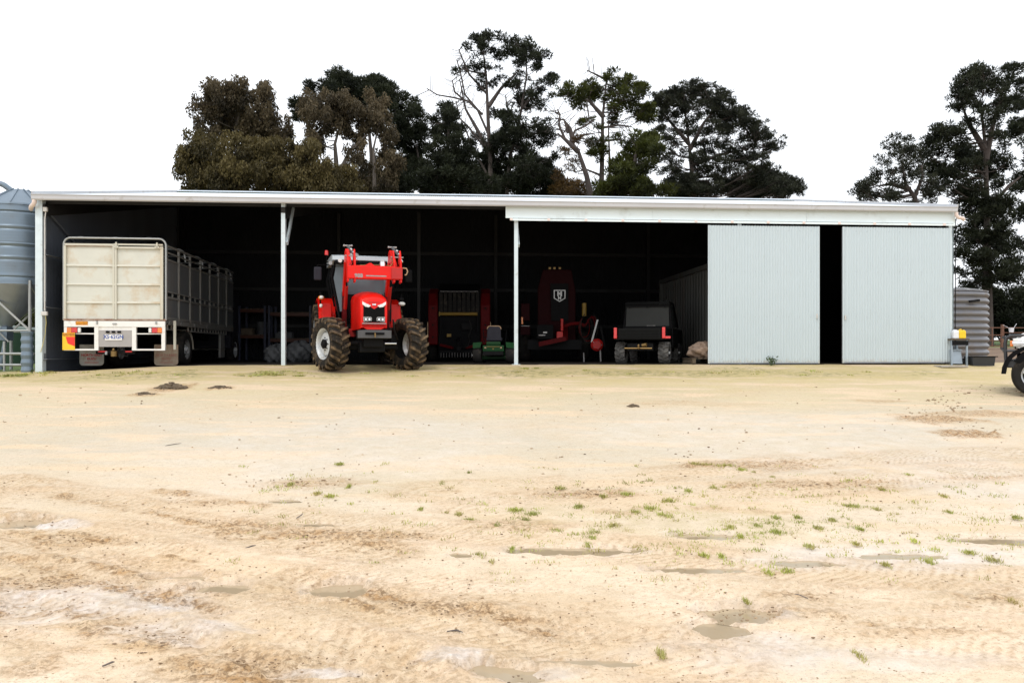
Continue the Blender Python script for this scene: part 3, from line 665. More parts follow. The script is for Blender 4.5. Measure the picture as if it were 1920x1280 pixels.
# ------------------------------------------------------------------ wheels
RX = Matrix.Rotation(R(90), 4, 'Y')      # lathe axis z -> x
def wheel(parent, loc, D, Wd, rimD, tyre='rubber', rim='rim', yaw=0, lugs=0, lug_h=.04, lug_m='lug', out=1, hub='rim', dish=.12, name='wheel'):
    """axis along local x; out=+1: the outer face points to +x"""
    wh = empty(name, loc, yaw, parent)
    r, ri, h = D/2, rimD/2, Wd/2; rc = r-(lug_h if lugs else 0)
    prof = [(ri-.01, -h*.78), (ri+.01, -h*.86), (ri+.4*(rc-ri), -h), (ri+.75*(rc-ri), -h*.98), (rc-.02, -h*.80), (rc, -h*.45), (rc+.004, 0), (rc, h*.45), (rc-.02, h*.80), (ri+.75*(rc-ri), h*.98), (ri+.4*(rc-ri), h), (ri+.01, h*.86), (ri-.01, h*.78)]
    MB().lathe(prof, 40, RX).build('tyre', tyre, wh, smooth=True)
    if lugs:
        lb = MB()
        for i in range(lugs):
            for s in (-1, 1):
                a = 2*math.pi*(i+(.5 if s > 0 else 0))/lugs; jj = rnd.uniform(.85, 1.1)
                dx = h*1.0; sk = .42*dx/r
                st = len(lb.v)
                # a slanted bar: inner end leads the outer end round the tread
                pts = []
                for (u, ang, hh) in ((.02, a+sk*1.1, 1), (.5, a+sk*.5, 1), (.95, a, .75)):
                    for da in (-.055*1.25/r/2*.9, .055*1.25/r/2*.9):
                        for rr in (rc-.02, rc+lug_h*hh*jj*(1 if u < .9 else .75)):
                            pts.append((s*u*h, rr*math.cos(ang+da), rr*math.sin(ang+da)))
                # shoulder drop
                for da in (-.035/r, .035/r):
                    for rr in (ri+.62*(rc-ri), ri+.70*(rc-ri)+lug_h*.9):
                        pts.append((s*h*1.02, rr*math.cos(a+da-.02), rr*math.sin(a+da-.02)))
                fs = []
                for k in range(3):
                    o = k*4; fs += [(o, o+4, o+5, o+1), (o+1, o+5, o+7, o+3), (o+3, o+7, o+6, o+2), (o+2, o+6, o+4, o)]
                fs += [(0, 1, 3, 2), (12, 14, 15, 13)]
                lb.add(pts, fs)
        lb.build('tread_lugs', lug_m, wh)
    o = out
    rp = [(ri+.012, o*h*.86), (ri-.01, o*h*.80), (ri-.03, o*h*.70), (ri-.045, o*h*.2), (ri*.72, o*(h*.75-dish)), (ri*.42, o*(h*.75-dish)), (ri*.36, o*(h*.75-dish+.01)), (.001, o*(h*.75-dish+.01))]
    MB().lathe(rp, 32, RX).build('rim', rim, wh, smooth=True)
    MB().lathe([(ri+.005, -o*h*.80), (ri-.03, -o*h*.6), (ri-.05, 0), (ri*.8, 0)], 24, RX).build('rim_inside', 'blackm', wh, smooth=True)
    hb = MB().lathe([(ri*.30, o*(h*.75-dish)), (ri*.28, o*(h*.75-dish+.07)), (ri*.2, o*(h*.75-dish+.09)), (.001, o*(h*.75-dish+.09))], 16, RX)
    for i in range(8):
        a = math.pi*2*i/8; hb.tube([(o*(h*.75-dish), ri*.40*math.cos(a), ri*.40*math.sin(a)), (o*(h*.75-dish+.03), ri*.40*math.cos(a), ri*.40*math.sin(a))], .014, 6)
    hb.build('hub', hub, wh)
    return wh
def lamp(parent, m, c, d, name='tail_light', rot=None, bev=.008): return box(name, m, c, d, parent, rot, bevel=bev)

# ------------------------------------------------------------------ livestock truck, seen from behind
tx = P(216.5, 0, 20.5).x
truck = empty('livestock_truck', (tx, 20.5, gh(tx, 21.4)-.0), R(6.1), label='cream livestock truck with ribbed aluminium crate backed into the left bay', category='truck')
zg = truck.location.z
def tz(py, Y=20.5): return EYE-(py-HZ)/F*Y-zg
HW = 1.235
zd = tz(600)                        # deck top
def shell(name, m, pts, fs, par, **k): return MB().add(pts, fs).build(name, m, par, **k)
# rear door panels
ycr = .0
xs_ = dict(l=-1.235, ml=-.06, mr=.02, r=1.20)
rows = [tz(462), tz(498), tz(533), tz(567), tz(599)]
door = empty('rear_door', (0, 0, 0), 0, truck)
gate = empty('sliding_gate', (0, -.03, 0), 0, truck)
for par, xa, xb, yy in ((door, -1.20, -.05, .02), (gate, -.01, 1.17, .02)):
    for i in range(4):
        MB().box(((xa+xb)/2, yy, (rows[i]+rows[i+1])/2), (xb-xa, .012, abs(rows[i]-rows[i+1])-.014)).build('panel', 'crpanel', par)
    for i in range(1, 4):
        MB().prism([(yy-.045, rows[i]-.022), (yy-.004, rows[i]-.022), (yy-.004, rows[i]+.022), (yy-.030, rows[i]+.022)], xa, xb, 'x').build('rail', 'cream', par)
MB().box((-1.215, -.01, (rows[0]+rows[4])/2), (.05, .07, rows[0]-rows[4])).build('stile', 'cream', door)
MB().box((-.03, -.02, (rows[0]+rows[4])/2), (.055, .06, rows[0]-rows[4]+.02)).build('stile', 'cream', door)
MB().box((-.60, -.01, rows[0]+.035), (1.25, .06, .05)).build('top_rail', 'cream', door)
MB().box((-.60, -.005, rows[0]+.005), (1.22, .05, .022)).build('top_rail', 'rustrail', door)
MB().box((.03, -.01, (rows[0]+rows[4])/2), (.04, .05, rows[0]-rows[4])).build('stile', 'cream', gate)
MB().box((1.155, -.01, (rows[0]+rows[4])/2), (.07, .05, rows[0]-rows[4])).build('stile', 'cream', gate)
MB().box((.58, -.02, rows[0]-.035), (1.16, .05, .05)).build('top_rail', 'cream', gate)
MB().box((.58, -.01, rows[0]+.045), (1.20, .05, .04)).build('top_rail', 'cream', gate)
for x in (.05, 1.05):
    MB().box((x, -.055, rows[0]+.02), (.035, .03, .16)).box((x, -.06, rows[0]-.02), (.11, .02, .05)).build('roller_bracket', 'cream', gate)
MB().box((0, .0, zd+.005), (2.50, .10, .05)).build('sill_rail', 'rustrail', truck)
# hoop
zt = tz(447)
hp_ = [(-1.25, -.02, zd)]+[(x, -.02, z) for x, z in arc(-1.25+.17, zt-.17, .17, 180, 90, 6)]+[(x, -.02, z) for x, z in arc(1.25-.17, zt-.17, .17, 90, 0, 6)]+[(1.25, -.02, zd)]
MB().tube(hp_, .027, 10).build('rear_hoop', 'galvtube', truck, smooth=True)
for x in (-.85, 0, .82): MB().box((x, .05, zt+.02), (.12, .10, .03)).build('roller', 'galvtube', truck)
for i in range(1, 5):
    y = i*1.75; MB().tube([(-1.22, y, zd+1.7)]+[(x, y, z) for x, z in arc(-1.22+.2, zt-.22, .18, 180, 90, 4)]+[(x, y, z) for x, z in arc(1.22-.2, zt-.22, .18, 90, 0, 4)]+[(1.22, y, zd+1.7)], .022, 6).build('hoop', 'galvtube', truck)
# sides
zsl, zsh, zm0, zm1, ztop = zd+.02, 2.62-zg*0, 1.72-zg, 1.86-zg, 2.70-zg
LT = 7.0
for sx in (-1, 1):
    x = sx*1.215
    crate_side = empty('crate_side', (x, 0, 0), 0, truck)
    ps = 1.04; nb = 7
    for i in range(nb):
        ya = .06+i*ps; yb = ya+ps
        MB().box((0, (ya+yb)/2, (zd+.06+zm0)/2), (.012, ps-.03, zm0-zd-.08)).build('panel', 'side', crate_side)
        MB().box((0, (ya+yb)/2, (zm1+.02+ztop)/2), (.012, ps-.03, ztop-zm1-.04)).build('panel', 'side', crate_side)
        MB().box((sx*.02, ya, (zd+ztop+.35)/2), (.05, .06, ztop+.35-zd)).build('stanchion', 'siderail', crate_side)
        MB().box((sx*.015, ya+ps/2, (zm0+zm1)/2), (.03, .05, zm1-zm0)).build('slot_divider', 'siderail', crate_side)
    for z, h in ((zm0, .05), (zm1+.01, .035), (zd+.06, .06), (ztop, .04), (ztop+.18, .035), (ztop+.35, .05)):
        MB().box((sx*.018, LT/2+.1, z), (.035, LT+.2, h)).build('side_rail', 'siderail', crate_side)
MB().box((0, LT+.25, (zd+ztop+.3)/2), (2.42, .05, ztop+.3-zd)).build('front_wall', 'side', truck)
MB().box((0, LT/2+.1, zd-.04), (2.44, LT+.15, .07)).build('deck', 'side', truck)
MB().box((1.225, LT/2+.25, zd-.045), (.05, LT-.1, .13)).build('side_coaming', 'siderail', truck); MB().box((-1.225, LT/2+.25, zd-.045), (.05, LT-.1, .13)).build('side_coaming', 'siderail', truck)
tr_ = MB()
for y0, y1 in ((.25, .95), (2.1, 6.4)):
    tr_.box((1.20, (y0+y1)/2, zd-.23), (.035, y1-y0, .035))
    k = int((y1-y0)/.33)
    for i in range(k+1): tr_.box((1.20, y0+(y1-y0)*i/k, zd-.165), (.035, .035, .13))
tr_.build('tie_rail', 'siderail', truck)
for y in (1.3, 2.6, 3.9): MB().box((1.255, y, zd-.05), (.015, .10, .07)).build('marker_plate', 'lampg', truck)
# rear frame (white)
tail = empty('tail_frame', (0, 0, 0), 0, truck)
zb0, zb1 = tz(613), tz(655)
MB().box((0, -.01, (tz(602)+zb0)/2), (2.47, .08, tz(602)-zb0)).build('cross_beam', 'white', tail, bevel=.004)
for x0, x1 in ((-1.235, -1.165), (-.50, -.40), (.42, .52), (1.145, 1.235)):
    MB().box(((x0+x1)/2, -.005, (zb0+zb1)/2), (x1-x0, .075, zb0-zb1)).build('upright', 'white', tail)
MB().box((0, -.0, tz(616)), (.86, .06, .08)).build('cross_beam', 'white', tail)
for x0, x1 in ((-1.235, -.40), (.42, 1.235)):
    MB().box(((x0+x1)/2, -.012, zb1-.005), (x1-x0, .07, .04)).build('bottom_bar', 'white', tail)
    MB().box(((x0+x1)/2, -.0, tz(625.5)), (x1-x0-.1, .03, .028)).build('middle_bar', 'white', tail)
MB().box((1.375-.0, .30, (zd+zb1)/2), (.06, .06, zd-zb1)).build('upright', 'cream', tail)
MB().box((0, -.03, (tz(619)+tz(650))/2), (.84, .02, tz(619)-tz(650))).build('number_board', 'greypl', truck)
pl = box('number_plate', 'white', (-.03, -.05, tz(632.5)), (.42, .012, .145), truck, bevel=.004)
text('XS·62GN', .135, 'blueink', pl, (-.03, -.0585, tz(631.8)), bold=.003, sx=.92)
for x in (-.17, -.03, .11): MB().box((x, -.055, tz(622.2)), (.08, .04, .05)).build('plate_lamp', 'blackm', truck)
for sx in (-1, 1):
    cl_ = empty('tail_light', (sx*.98, -.03, tz(619)), 0, truck)
    lamp(cl_, 'orange', (sx*.125, 0, 0), (.11, .06, .13), 'lens'); lamp(cl_, 'redlens', (-sx*.0, 0, 0), (.135, .06, .13), 'lens'); lamp(cl_, 'lampw', (-sx*.115, 0, .0), (.07, .05, .12), 'lens')
# stickers
st = empty('marker_sign', (-1.115, -.055, 0), 0, truck)
za, zb_ = tz(624), tz(656)
MB().box((0, 0, (za+zb_)/2), (.30, .01, za-zb_)).build('plate', 'syel', st)
MB().prism([(-.07, tz(631.5)), (.15, tz(631.5)), (.15, tz(649)), (-.02, tz(644))], -.010, -.006, 'y').build('panel', 'sred', st)
MB().box((.0, -.0065, tz(627.5)), (.26, .003, .085)).build('panel', 'sor', st)
text('DO NOT OVERTAKE', .034, 'ink', st, (0, -.009, tz(626.6))); text('TURNING VEHICLE', .034, 'ink', st, (0, -.009, tz(629)))
st2 = empty('warning_sticker', (-.80, -.054, tz(606)), 0, truck)
MB().box((0, 0, 0), (.29, .006, .095)).build('plate', 'sor', st2)
text('DO NOT OVERTAKE', .033, 'ink', st2, (0, -.005, .020)); text('TURNING VEHICLE', .033, 'ink', st2, (0, -.005, -.022))
# faded crest on the gate
cr = empty('faded_crest', (.60, -.022, 0), 0, truck)
zc = tz(525)
o_ = [(x*1.0, zc-.30+z) for x, z in arc(0, 0, .52, 52, 128, 14)]; i_ = [(x, zc-.30+z) for x, z in arc(0, 0, .44, 128, 52, 14)]
MB().prism([(p[0]*1.15, p[1]-.07) for p in o_+i_], .012, .0125, 'y').build('arch', 'inkfade', cr)
for sx in (-1, 1): MB().prism([(sx*.34, zc-.02), (sx*.50, zc-.05), (sx*.46, zc-.10), (sx*.50, zc-.15), (sx*.32, zc-.13)], .012, .0125, 'y').build('ribbon', 'inkfade', cr)
MB().box((-.0, .0125, tz(548)), (.30, .001, .03)).build('ribbon', 'inkfade', cr)
# latches
MB().box((-.43, -.065, tz(605)), (.03, .03, .08)).box((.33*0, -.065, tz(607)), (.10, .02, .03)).box((1.02, -.065, tz(605)), (.04, .03, .06)).build('latches', 'galvtube', truck)
# chassis, hitch, flaps
for x in (-.42, .42): MB().box((x, 3.6, zd-.32), (.08, 7.0, .24)).build('chassis_rail', 'blackm', truck)
MB().box((-.02, .10, tz(660)), (.95, .12, .10)).build('hitch_bar', 'blackm', truck)
MB().box((-.32, .02, tz(659)), (.22, .03, .035)).build('reflector', 'redd', truck); MB().box((.32, .02, tz(659)), (.16, .03, .035)).build('reflector', 'redd', truck)
MB().tube([(-.03, -.02, tz(658)), (-.03, -.02, tz(668))], .075, 12).lump((-.03, -.05, tz(655.5)), .04).build('tow_coupling', 'brass', truck)
MB().tube([(.20, 0, tz(660)), (.22, 0, tz(667)), (.30, 0, tz(668)), (.31, 0, tz(662))], .012, 6).build('hose', 'rubber', truck)
MB().tube([(-.22,0,tz(659)),(-.22,-.02,tz(665))],.035,8).build('air_coupling','lampg',truck)
def mudflap(xc, m, ink, lines):
    f = empty('mud_flap', (xc, .95, 0), 0, truck, **({'label': 'dirty brown mud flap'} if m == 'flapm' else {'label': 'pale mud flap with red lettering'}))
    z0, z1, w = .06, .62, .31
    pts = [(-w, z1), (-w, z0+.09)]+[(x, z) for x, z in arc(-w+.09, z0+.09, .09, 180, 270, 4)]+[(x, z) for x, z in arc(w-.09, z0+.09, .09, 270, 360, 4)]+[(w, z1)]
    MB().prism(pts, -.006, .006, 'y').build('flap', m, f)
    for i, (s, sz, zz) in enumerate(lines): text(s, sz, ink, f, (.0, -.009, zz), bold=.003)
    for k, zz in enumerate((.155, .125)): MB().box((0, -.008, zz), (.36-.0*k, .002, .009)).build('print', ink, f)
mudflap(-.955, 'flap', 'redink', [('NORTH EAST', .088, .335), ('ISUZU', .085, .24)])
mudflap(.955, 'flapm', 'flapink', [('NORTH EAST', .088, .335), ('ISUZU', .085, .24)])
for sx in (-1, 1):
    for k in (0,):
        wheel(truck, (sx*1.04, 2.15, .50), 1.0, .27, .55, tyre='rubber', rim='lampg', out=sx, dish=.06)
        wheel(truck, (sx*.74, 2.15, .50), 1.0, .25, .55, tyre='rubber', rim='rim', out=-sx, dish=.02)
        wheel(truck, (sx*1.0, 8.1, .50), 1.0, .27, .55, tyre='rubber', rim='rim', out=sx, dish=.02)
    MB().lathe([(.56, -.0), (.56, .30*1.0)], 12, Matrix.Translation((sx*1.18-(.3 if sx > 0 else 0), 2.15, .50)) @ Matrix.Rotation(R(90), 4, 'Y'), R(90), R(200)).build('mudguard', 'flap', truck)
MB().box((1.18, 5.9, .62), (.07, .5, .75)).build('side_box', 'siderail', truck)
cb = MB().loft([[(x, y, z) for x, z in [(-1.1, .55), (-1.1, 1.6), (-1.05, 2.5), (1.05, 2.5), (1.1, 1.6), (1.1, .55)]] for y in (7.45, 8.95)]+[[(-1.08, 9.15, .55), (-1.08, 9.15, 1.5), (-.98, 8.98, 2.35), (.98, 8.98, 2.35), (1.08, 9.15, 1.5), (1.08, 9.15, .55)]])
cb.build('cab', 'seat', truck, bevel=.03)
MB().box((0, 9.12, 2.0), (1.9, .02, .6)).build('windscreen', 'glass', truck); MB().box((0, 9.2, .62), (2.1, .12, .25)).build('bumper', 'greypl', truck)

# ------------------------------------------------------------------ tractor
TY = 19.55; txx = (693-960)/F*TY
tractor = empty('tractor', (txx, TY, gh(txx, TY)+.0), R(17.5), label='bright red tractor with front loader arms and muddy tyres in the second bay', category='tractor')
ST = R(21)
wheel(tractor, (-.94, 0, .65), 1.30, .46, .74, tyre='mudrub', lugs=19, lug_h=.05, out=-1, yaw=ST, dish=.05, hub='blackm')
wheel(tractor, (.94, 0, .65), 1.30, .46, .74, tyre='mudrub', lugs=19, lug_h=.05, out=1, yaw=ST, dish=.05, hub='blackm')
wheel(tractor, (-.92, 2.65, .88), 1.76, .52, 1.05, tyre='mudrub', lugs=22, lug_h=.05, out=-1, dish=.1, hub='redd')
wheel(tractor, (.92, 2.65, .88), 1.76, .52, 1.05, tyre='mudrub', lugs=22, lug_h=.05, out=1, dish=.1, hub='redd')
def hsec(y, hw, zb, zs, zc, n=8):
    pts = [(-hw*.97, y, zb), (-hw, y, (zb+zs)/2)]
    for i in range(n+1):
        a = math.pi*(1-i/n); pts.append((hw*math.cos(a)*(1 if abs(math.cos(a)) < .99 else 1), y, zs+(zc-zs)*math.sin(a)**.8))
    return pts+[(hw, y, (zb+zs)/2), (hw*.97, y, zb)]
_before = set(o.name for o in bpy.data.objects)
hood = MB().loft([hsec(-.80, .375, 1.03, 1.60, 1.68), hsec(-.77, .395, 1.01, 1.63, 1.74), hsec(-.62, .405, 1.00, 1.66, 1.82), hsec(-.3, .41, 1.0, 1.70, 1.90), hsec(.4, .42, 1.0, 1.74, 1.96), hsec(1.2, .42, 1.0, 1.76, 1.99)])
hood.build('hood', 'red', tractor, smooth=True)
MB().prism([(-.31, 1.15), (.31, 1.15), (.31, 1.56), (.10, 1.51), (0, 1.46), (-.10, 1.51), (-.31, 1.56)], -.812, -.79, 'y').build('grille', 'black', tractor)
gm = MB()
for i in range(7): gm.box((0, -.814, 1.29+i*.028), (.56, .006, .006))
gm.build('grille_bars', 'blackm', tractor)
for s in (-1, 1):
    hl = empty('headlight', (0, 0, 0), 0, tractor)
    MB().prism([(s*.09, 1.545), (s*.16, 1.50), (s*.26, 1.515), (s*.345, 1.57), (s*.345, 1.64), (s*.20, 1.575)], -.835, -.79, 'y').build('housing', 'lampw', hl, bevel=.004)
    for x in (.19, .28): MB().tube([(s*x, -.84, 1.548+(x-.19)*.3), (s*x, -.82, 1.548+(x-.19)*.3)], .030, 12).build('reflector', 'chrome', hl)
    l2 = empty('work_light', (0, 0, 0), 0, tractor)
    MB().prism([(s*.075, 1.18), (s*.31, 1.16), (s*.32, 1.28), (s*.10, 1.28), (s*.065, 1.25)], -.830, -.79, 'y').build('housing', 'lampg', l2, bevel=.004)
    for x in (.14, .245): 
        MB().tube([(s*x, -.838, 1.222), (s*x, -.82, 1.222)], .044, 14).build('bezel', 'black', l2); MB().tube([(s*x, -.842, 1.222), (s*x, -.83, 1.222)], .032, 14).build('reflector', 'chrome', l2)
bd = MB()
for k in (-1, 0, 1): bd.prism([(k*.035, 1.595), (k*.035+.022, 1.57), (k*.035, 1.545), (k*.035-.022, 1.57)], -.822, -.80, 'y')
bd.build('badge', 'chrome', tractor)
MB().box((0, -.80, 1.625), (.34, .012, .018)).build('badge_strip', 'redd', tractor)
MB().box((0, -.815, 1.125), (.70, .03, .02)).build('trim', 'lampg', tractor)
MB().prism([(-.36, 1.05), (-.2, .985), (.2, .985), (.36, 1.05), (.36, 1.11), (-.36, 1.11)], -.80, -.4, 'y').build('chin', 'red', tractor)
for o_ in [o for o in bpy.data.objects if o.name not in _before and o.type == 'MESH']:
    for v_ in o_.data.vertices: v_.co.x *= .80
# frame, weight block, axle
MB().box((.0, -.72, .86), (.78, .32, .20)).build('front_support', 'greypl', tractor, bevel=.02).data.materials[0] = M['blackm']
fs_ = MB().prism([(-.39, .78), (.39, .78), (.39, .96), (.2, .97), (-.2, .97), (-.39, .96)], -.93, -.86, 'y').build('front_plate', 'greypl', tractor, bevel=.008); fs_.data.materials[0] = mat('dark grey casting', (.065, .065, .068), .6, 0, .15, 8)
MB().box((0, -.945, .885), (.44, .02, .05)).build('plate_slot', 'black', tractor)
MB().tube([(0, -.93, .90), (0, -.99, .88), (0, -.99, .80)], .018, 8).build('pin', 'brass', tractor)
MB().box((0, .3, .78), (.46, 2.0, .42)).build('engine_block', 'blackm', tractor, bevel=.02)
MB().box((0, .0, .62), (1.35, .22, .20)).build('front_axle', 'blackm', tractor, bevel=.03)
MB().box((0, -.30, .58), (.60, .5, .26)).build('axle_housing', 'blackm', tractor, bevel=.03)
MB().tube([(-.62, -.18, .66), (.62, -.18, .66)], .035, 10).build('steering_ram', 'blackm', tractor)
MB().tube([(.18, -.22, .66), (.62, -.22, .66)], .020, 8).build('ram_rod', 'chrome', tractor)
MB().box((.58, .05, .70), (.16, .2, .34)).build('steering_knuckle', 'blackm', tractor, bevel=.02); MB().box((-.58, .05, .70), (.16, .2, .34)).build('steering_knuckle', 'blackm', tractor, bevel=.02)
MB().tube([(.56,-.1,1.25),(.58,-.12,1.0),(.64,-.1,.85),(.68,-.05,.75)],.022,8).build('hose','rubber',tractor)
MB().box((0, 2.0, .80), (.8, 1.6, .55)).build('gearbox', 'blackm', tractor); MB().box((0, 2.65, .88), (1.5, .3, .3)).build('rear_axle', 'blackm', tractor)
for s in (-1, 1):
    MB().box((s*.60, 1.05, .85), (.34, .9, .45)).build('fuel_tank', 'blackm', tractor, bevel=.04)
    for i in range(3): MB().box((s*.82, 1.42, .50+i*.26), (.30, .26, .03)).build('step', 'blackm', tractor)
# cab
cab = empty('cab', (0, 0, 0), 0, tractor)
def cabx(z): return .56+(.80-.56)*min(1, max(0, (z-1.1)/1.3)) if z < 2.4 else .80-(z-2.4)*.25
yf = lambda z: 1.22+(z-1.2)*.06
C_ = {}
for z in (1.15, 1.95, 2.74):
    C_[z] = [(-cabx(z), yf(z), z), (cabx(z), yf(z), z), (cabx(z), 2.75, z), (-cabx(z), 2.75, z)]
for s in (-1, 1):
    for (yy, w) in (('f', .06), (2.0, .05), (2.72, .08)):
        pp = [((s*cabx(z)), yf(z) if yy == 'f' else yy, z) for z in (1.15, 1.5, 1.95, 2.4, 2.76)]
        MB().tube(pp, w*.55, 6).build('pillar', 'black', cab)
    MB().tube([(s*cabx(1.95), yf(1.95), 1.95), (s*cabx(1.95), 2.0, 1.90)], .02, 6).build('door_bar', 'black', cab)
    for ya, yb in ((None, 1.98), (2.02, 2.70)):
        g_ = MB(); zz = (1.18, 1.6, 2.0, 2.4, 2.72)
        g_.loft([[(s*cabx(z), (yf(z) if ya is None else ya), z), (s*cabx(z), yb, z)] for z in zz], closed=False, caps=False)
        g_.build('side_window', 'glass', cab, smooth='all')
    MB().box((s*.62, 1.7, 1.12), (.05, 1.1, .10)).build('cab_sill', 'black', cab)
MB().loft([[(-cabx(z)+.04, yf(z)-.01, z), (0, yf(z)-.09, z), (cabx(z)-.04, yf(z)-.01, z)] for z in (1.5, 1.95, 2.35, 2.70)], closed=False, caps=False).build('windscreen', 'wind', cab, smooth='all')
MB().loft([[(-cabx(z)+.04, 2.76, z), (cabx(z)-.04, 2.76, z)] for z in (1.5, 1.95, 2.35, 2.70)], closed=False, caps=False).build('rear_window', 'glass', cab)
MB().box((0, 1.14, 1.62), (1.0, .12, .62)).build('dash_panel', 'black', cab)
rf = MB().loft([[(-.80, y0, z), (-.60, y0-.10*k, z), (.60, y0-.10*k, z), (.80, y0, z), (.80, 2.84, z), (-.80, 2.84, z)] for z, y0, k in ((2.76, 1.12, 1), (2.80, 1.06, 1), (2.90, 1.08, 1), (2.95, 1.30, .6))])
rf.build('roof', 'bluegrey', cab, smooth=True)
MB().box((0, 1.06, 2.745), (1.5, .2, .06)).build('visor', 'black', cab)
for x in (-.62, .45, .62): MB().tube([(x, 1.0, 2.77), (x, .93, 2.77)], .05, 12).build('roof_light', 'lampw' if x != .45 else 'lampw', cab)
MB().lathe([(.001, 0), (.14, 0), (.15, .03), (.12, .08), (.05, .10), (.001, .10)], 20, Matrix.Translation((-.20, 1.7, 2.97))).build('antenna_dome', 'greypl', cab, smooth=True)
MB().box((0, 1.9, 1.35), (.5, .5, .25)).box((0, 2.2, 1.75), (.48, .14, .8), (R(-8), 0, 0)).build('seat', 'seat', cab, bevel=.04)
MB().tube([(.19*math.cos(a), 1.48+.19*math.sin(a)*.8, 1.86+.10*math.sin(a)) for a in [2*math.pi*i/20 for i in range(21)]], .016, 6).tube([(0, 1.48, 1.86), (0, 1.36, 1.5)], .03, 6).build('steering_wheel', 'black', cab)
# draped jacket / seat pillar seen through the screen
MB().lump((.25, 1.45, 1.95), (.13, .12, .26), .15).build('jacket', 'black', cab, smooth=True)
# fenders
for s in (-1, 1):
    fe = empty('fender', (0, 0, 0), 0, tractor)
    prof = []
    for i in range(9):
        a = R(175-i*13); prof.append((2.65+math.cos(a)*1.02, .90+math.sin(a)*1.02))
    inner = [(p[0]*1.0, p[1]-.03) for p in prof]
    m_ = MB(); w0, w1 = s*.66, s*1.08
    m_.loft([[(w0, p[0], p[1]), (w1, p[0], p[1]), (w1+s*.01, p[0]+.0, p[1]-.07), (w0, p[0], p[1]-.03)] for p in prof])
    m_.build('shell', 'red', fe, smooth=True)
    MB().box((s*.90, 1.66, 1.42), (.26, .06, .62)).build('front_panel', 'red', fe, bevel=.02)
    MB().box((s*1.06, 1.62, 1.86), (.04, .04, .3)).build('light_stalk', 'black', fe)
    MB().lump((s*1.04, 1.55, 1.86), (.085, .06, .06), 0, 12, 8).build('indicator', 'orange' if s < 0 else 'blackm', fe, smooth=True)
    MB().lump((s*1.05-(.0), 1.52, 1.74 if s > 0 else 1.65), (.095 if s > 0 else .045, .05, .055), 0, 12, 8).build('side_lamp', 'lampw', fe, smooth=True)
MB().lump((-1.04, 1.50, 1.87), (.055, .03, .045), 0, 12, 8).build('indicator_lens', 'lampw', tractor, smooth=True)
# mirrors and beacon
for s in (-1, 1):
    mi = empty('mirror', (0, 0, 0), 0, tractor)
    MB().tube([(s*.80, 1.22, 2.68), (s*1.16, 1.10, 2.66), (s*1.18, 1.10, 2.60)], .014, 6).build('arm', 'black', mi)
    MB().box((s*1.16, 1.10, 2.44), (.19, .06, .34)).build('housing', 'black' if s > 0 else 'seat', mi, bevel=.03)
be = empty('beacon', (-.90, 1.65, 2.80), 0, tractor)
MB().tube([(.1, 0, 0), (.0, 0, .0), (0, 0, .19)], .014, 6).build('stalk', 'black', be); MB().lathe([(.001, .18), (.05, .18), (.052, .24), (.04, .30), (.001, .31)], 14).build('lens', 'redlens', be, smooth=True)
MB().tube([(-.86, 1.0, 2.70), (-.86, .94, 2.70)], .05, 12).build('work_light', 'lampg', tractor)
MB().tube([(.66, 1.12, 1.25), (.66, 1.12, 1.8)], .05, 10).build('exhaust', 'blackm', tractor)
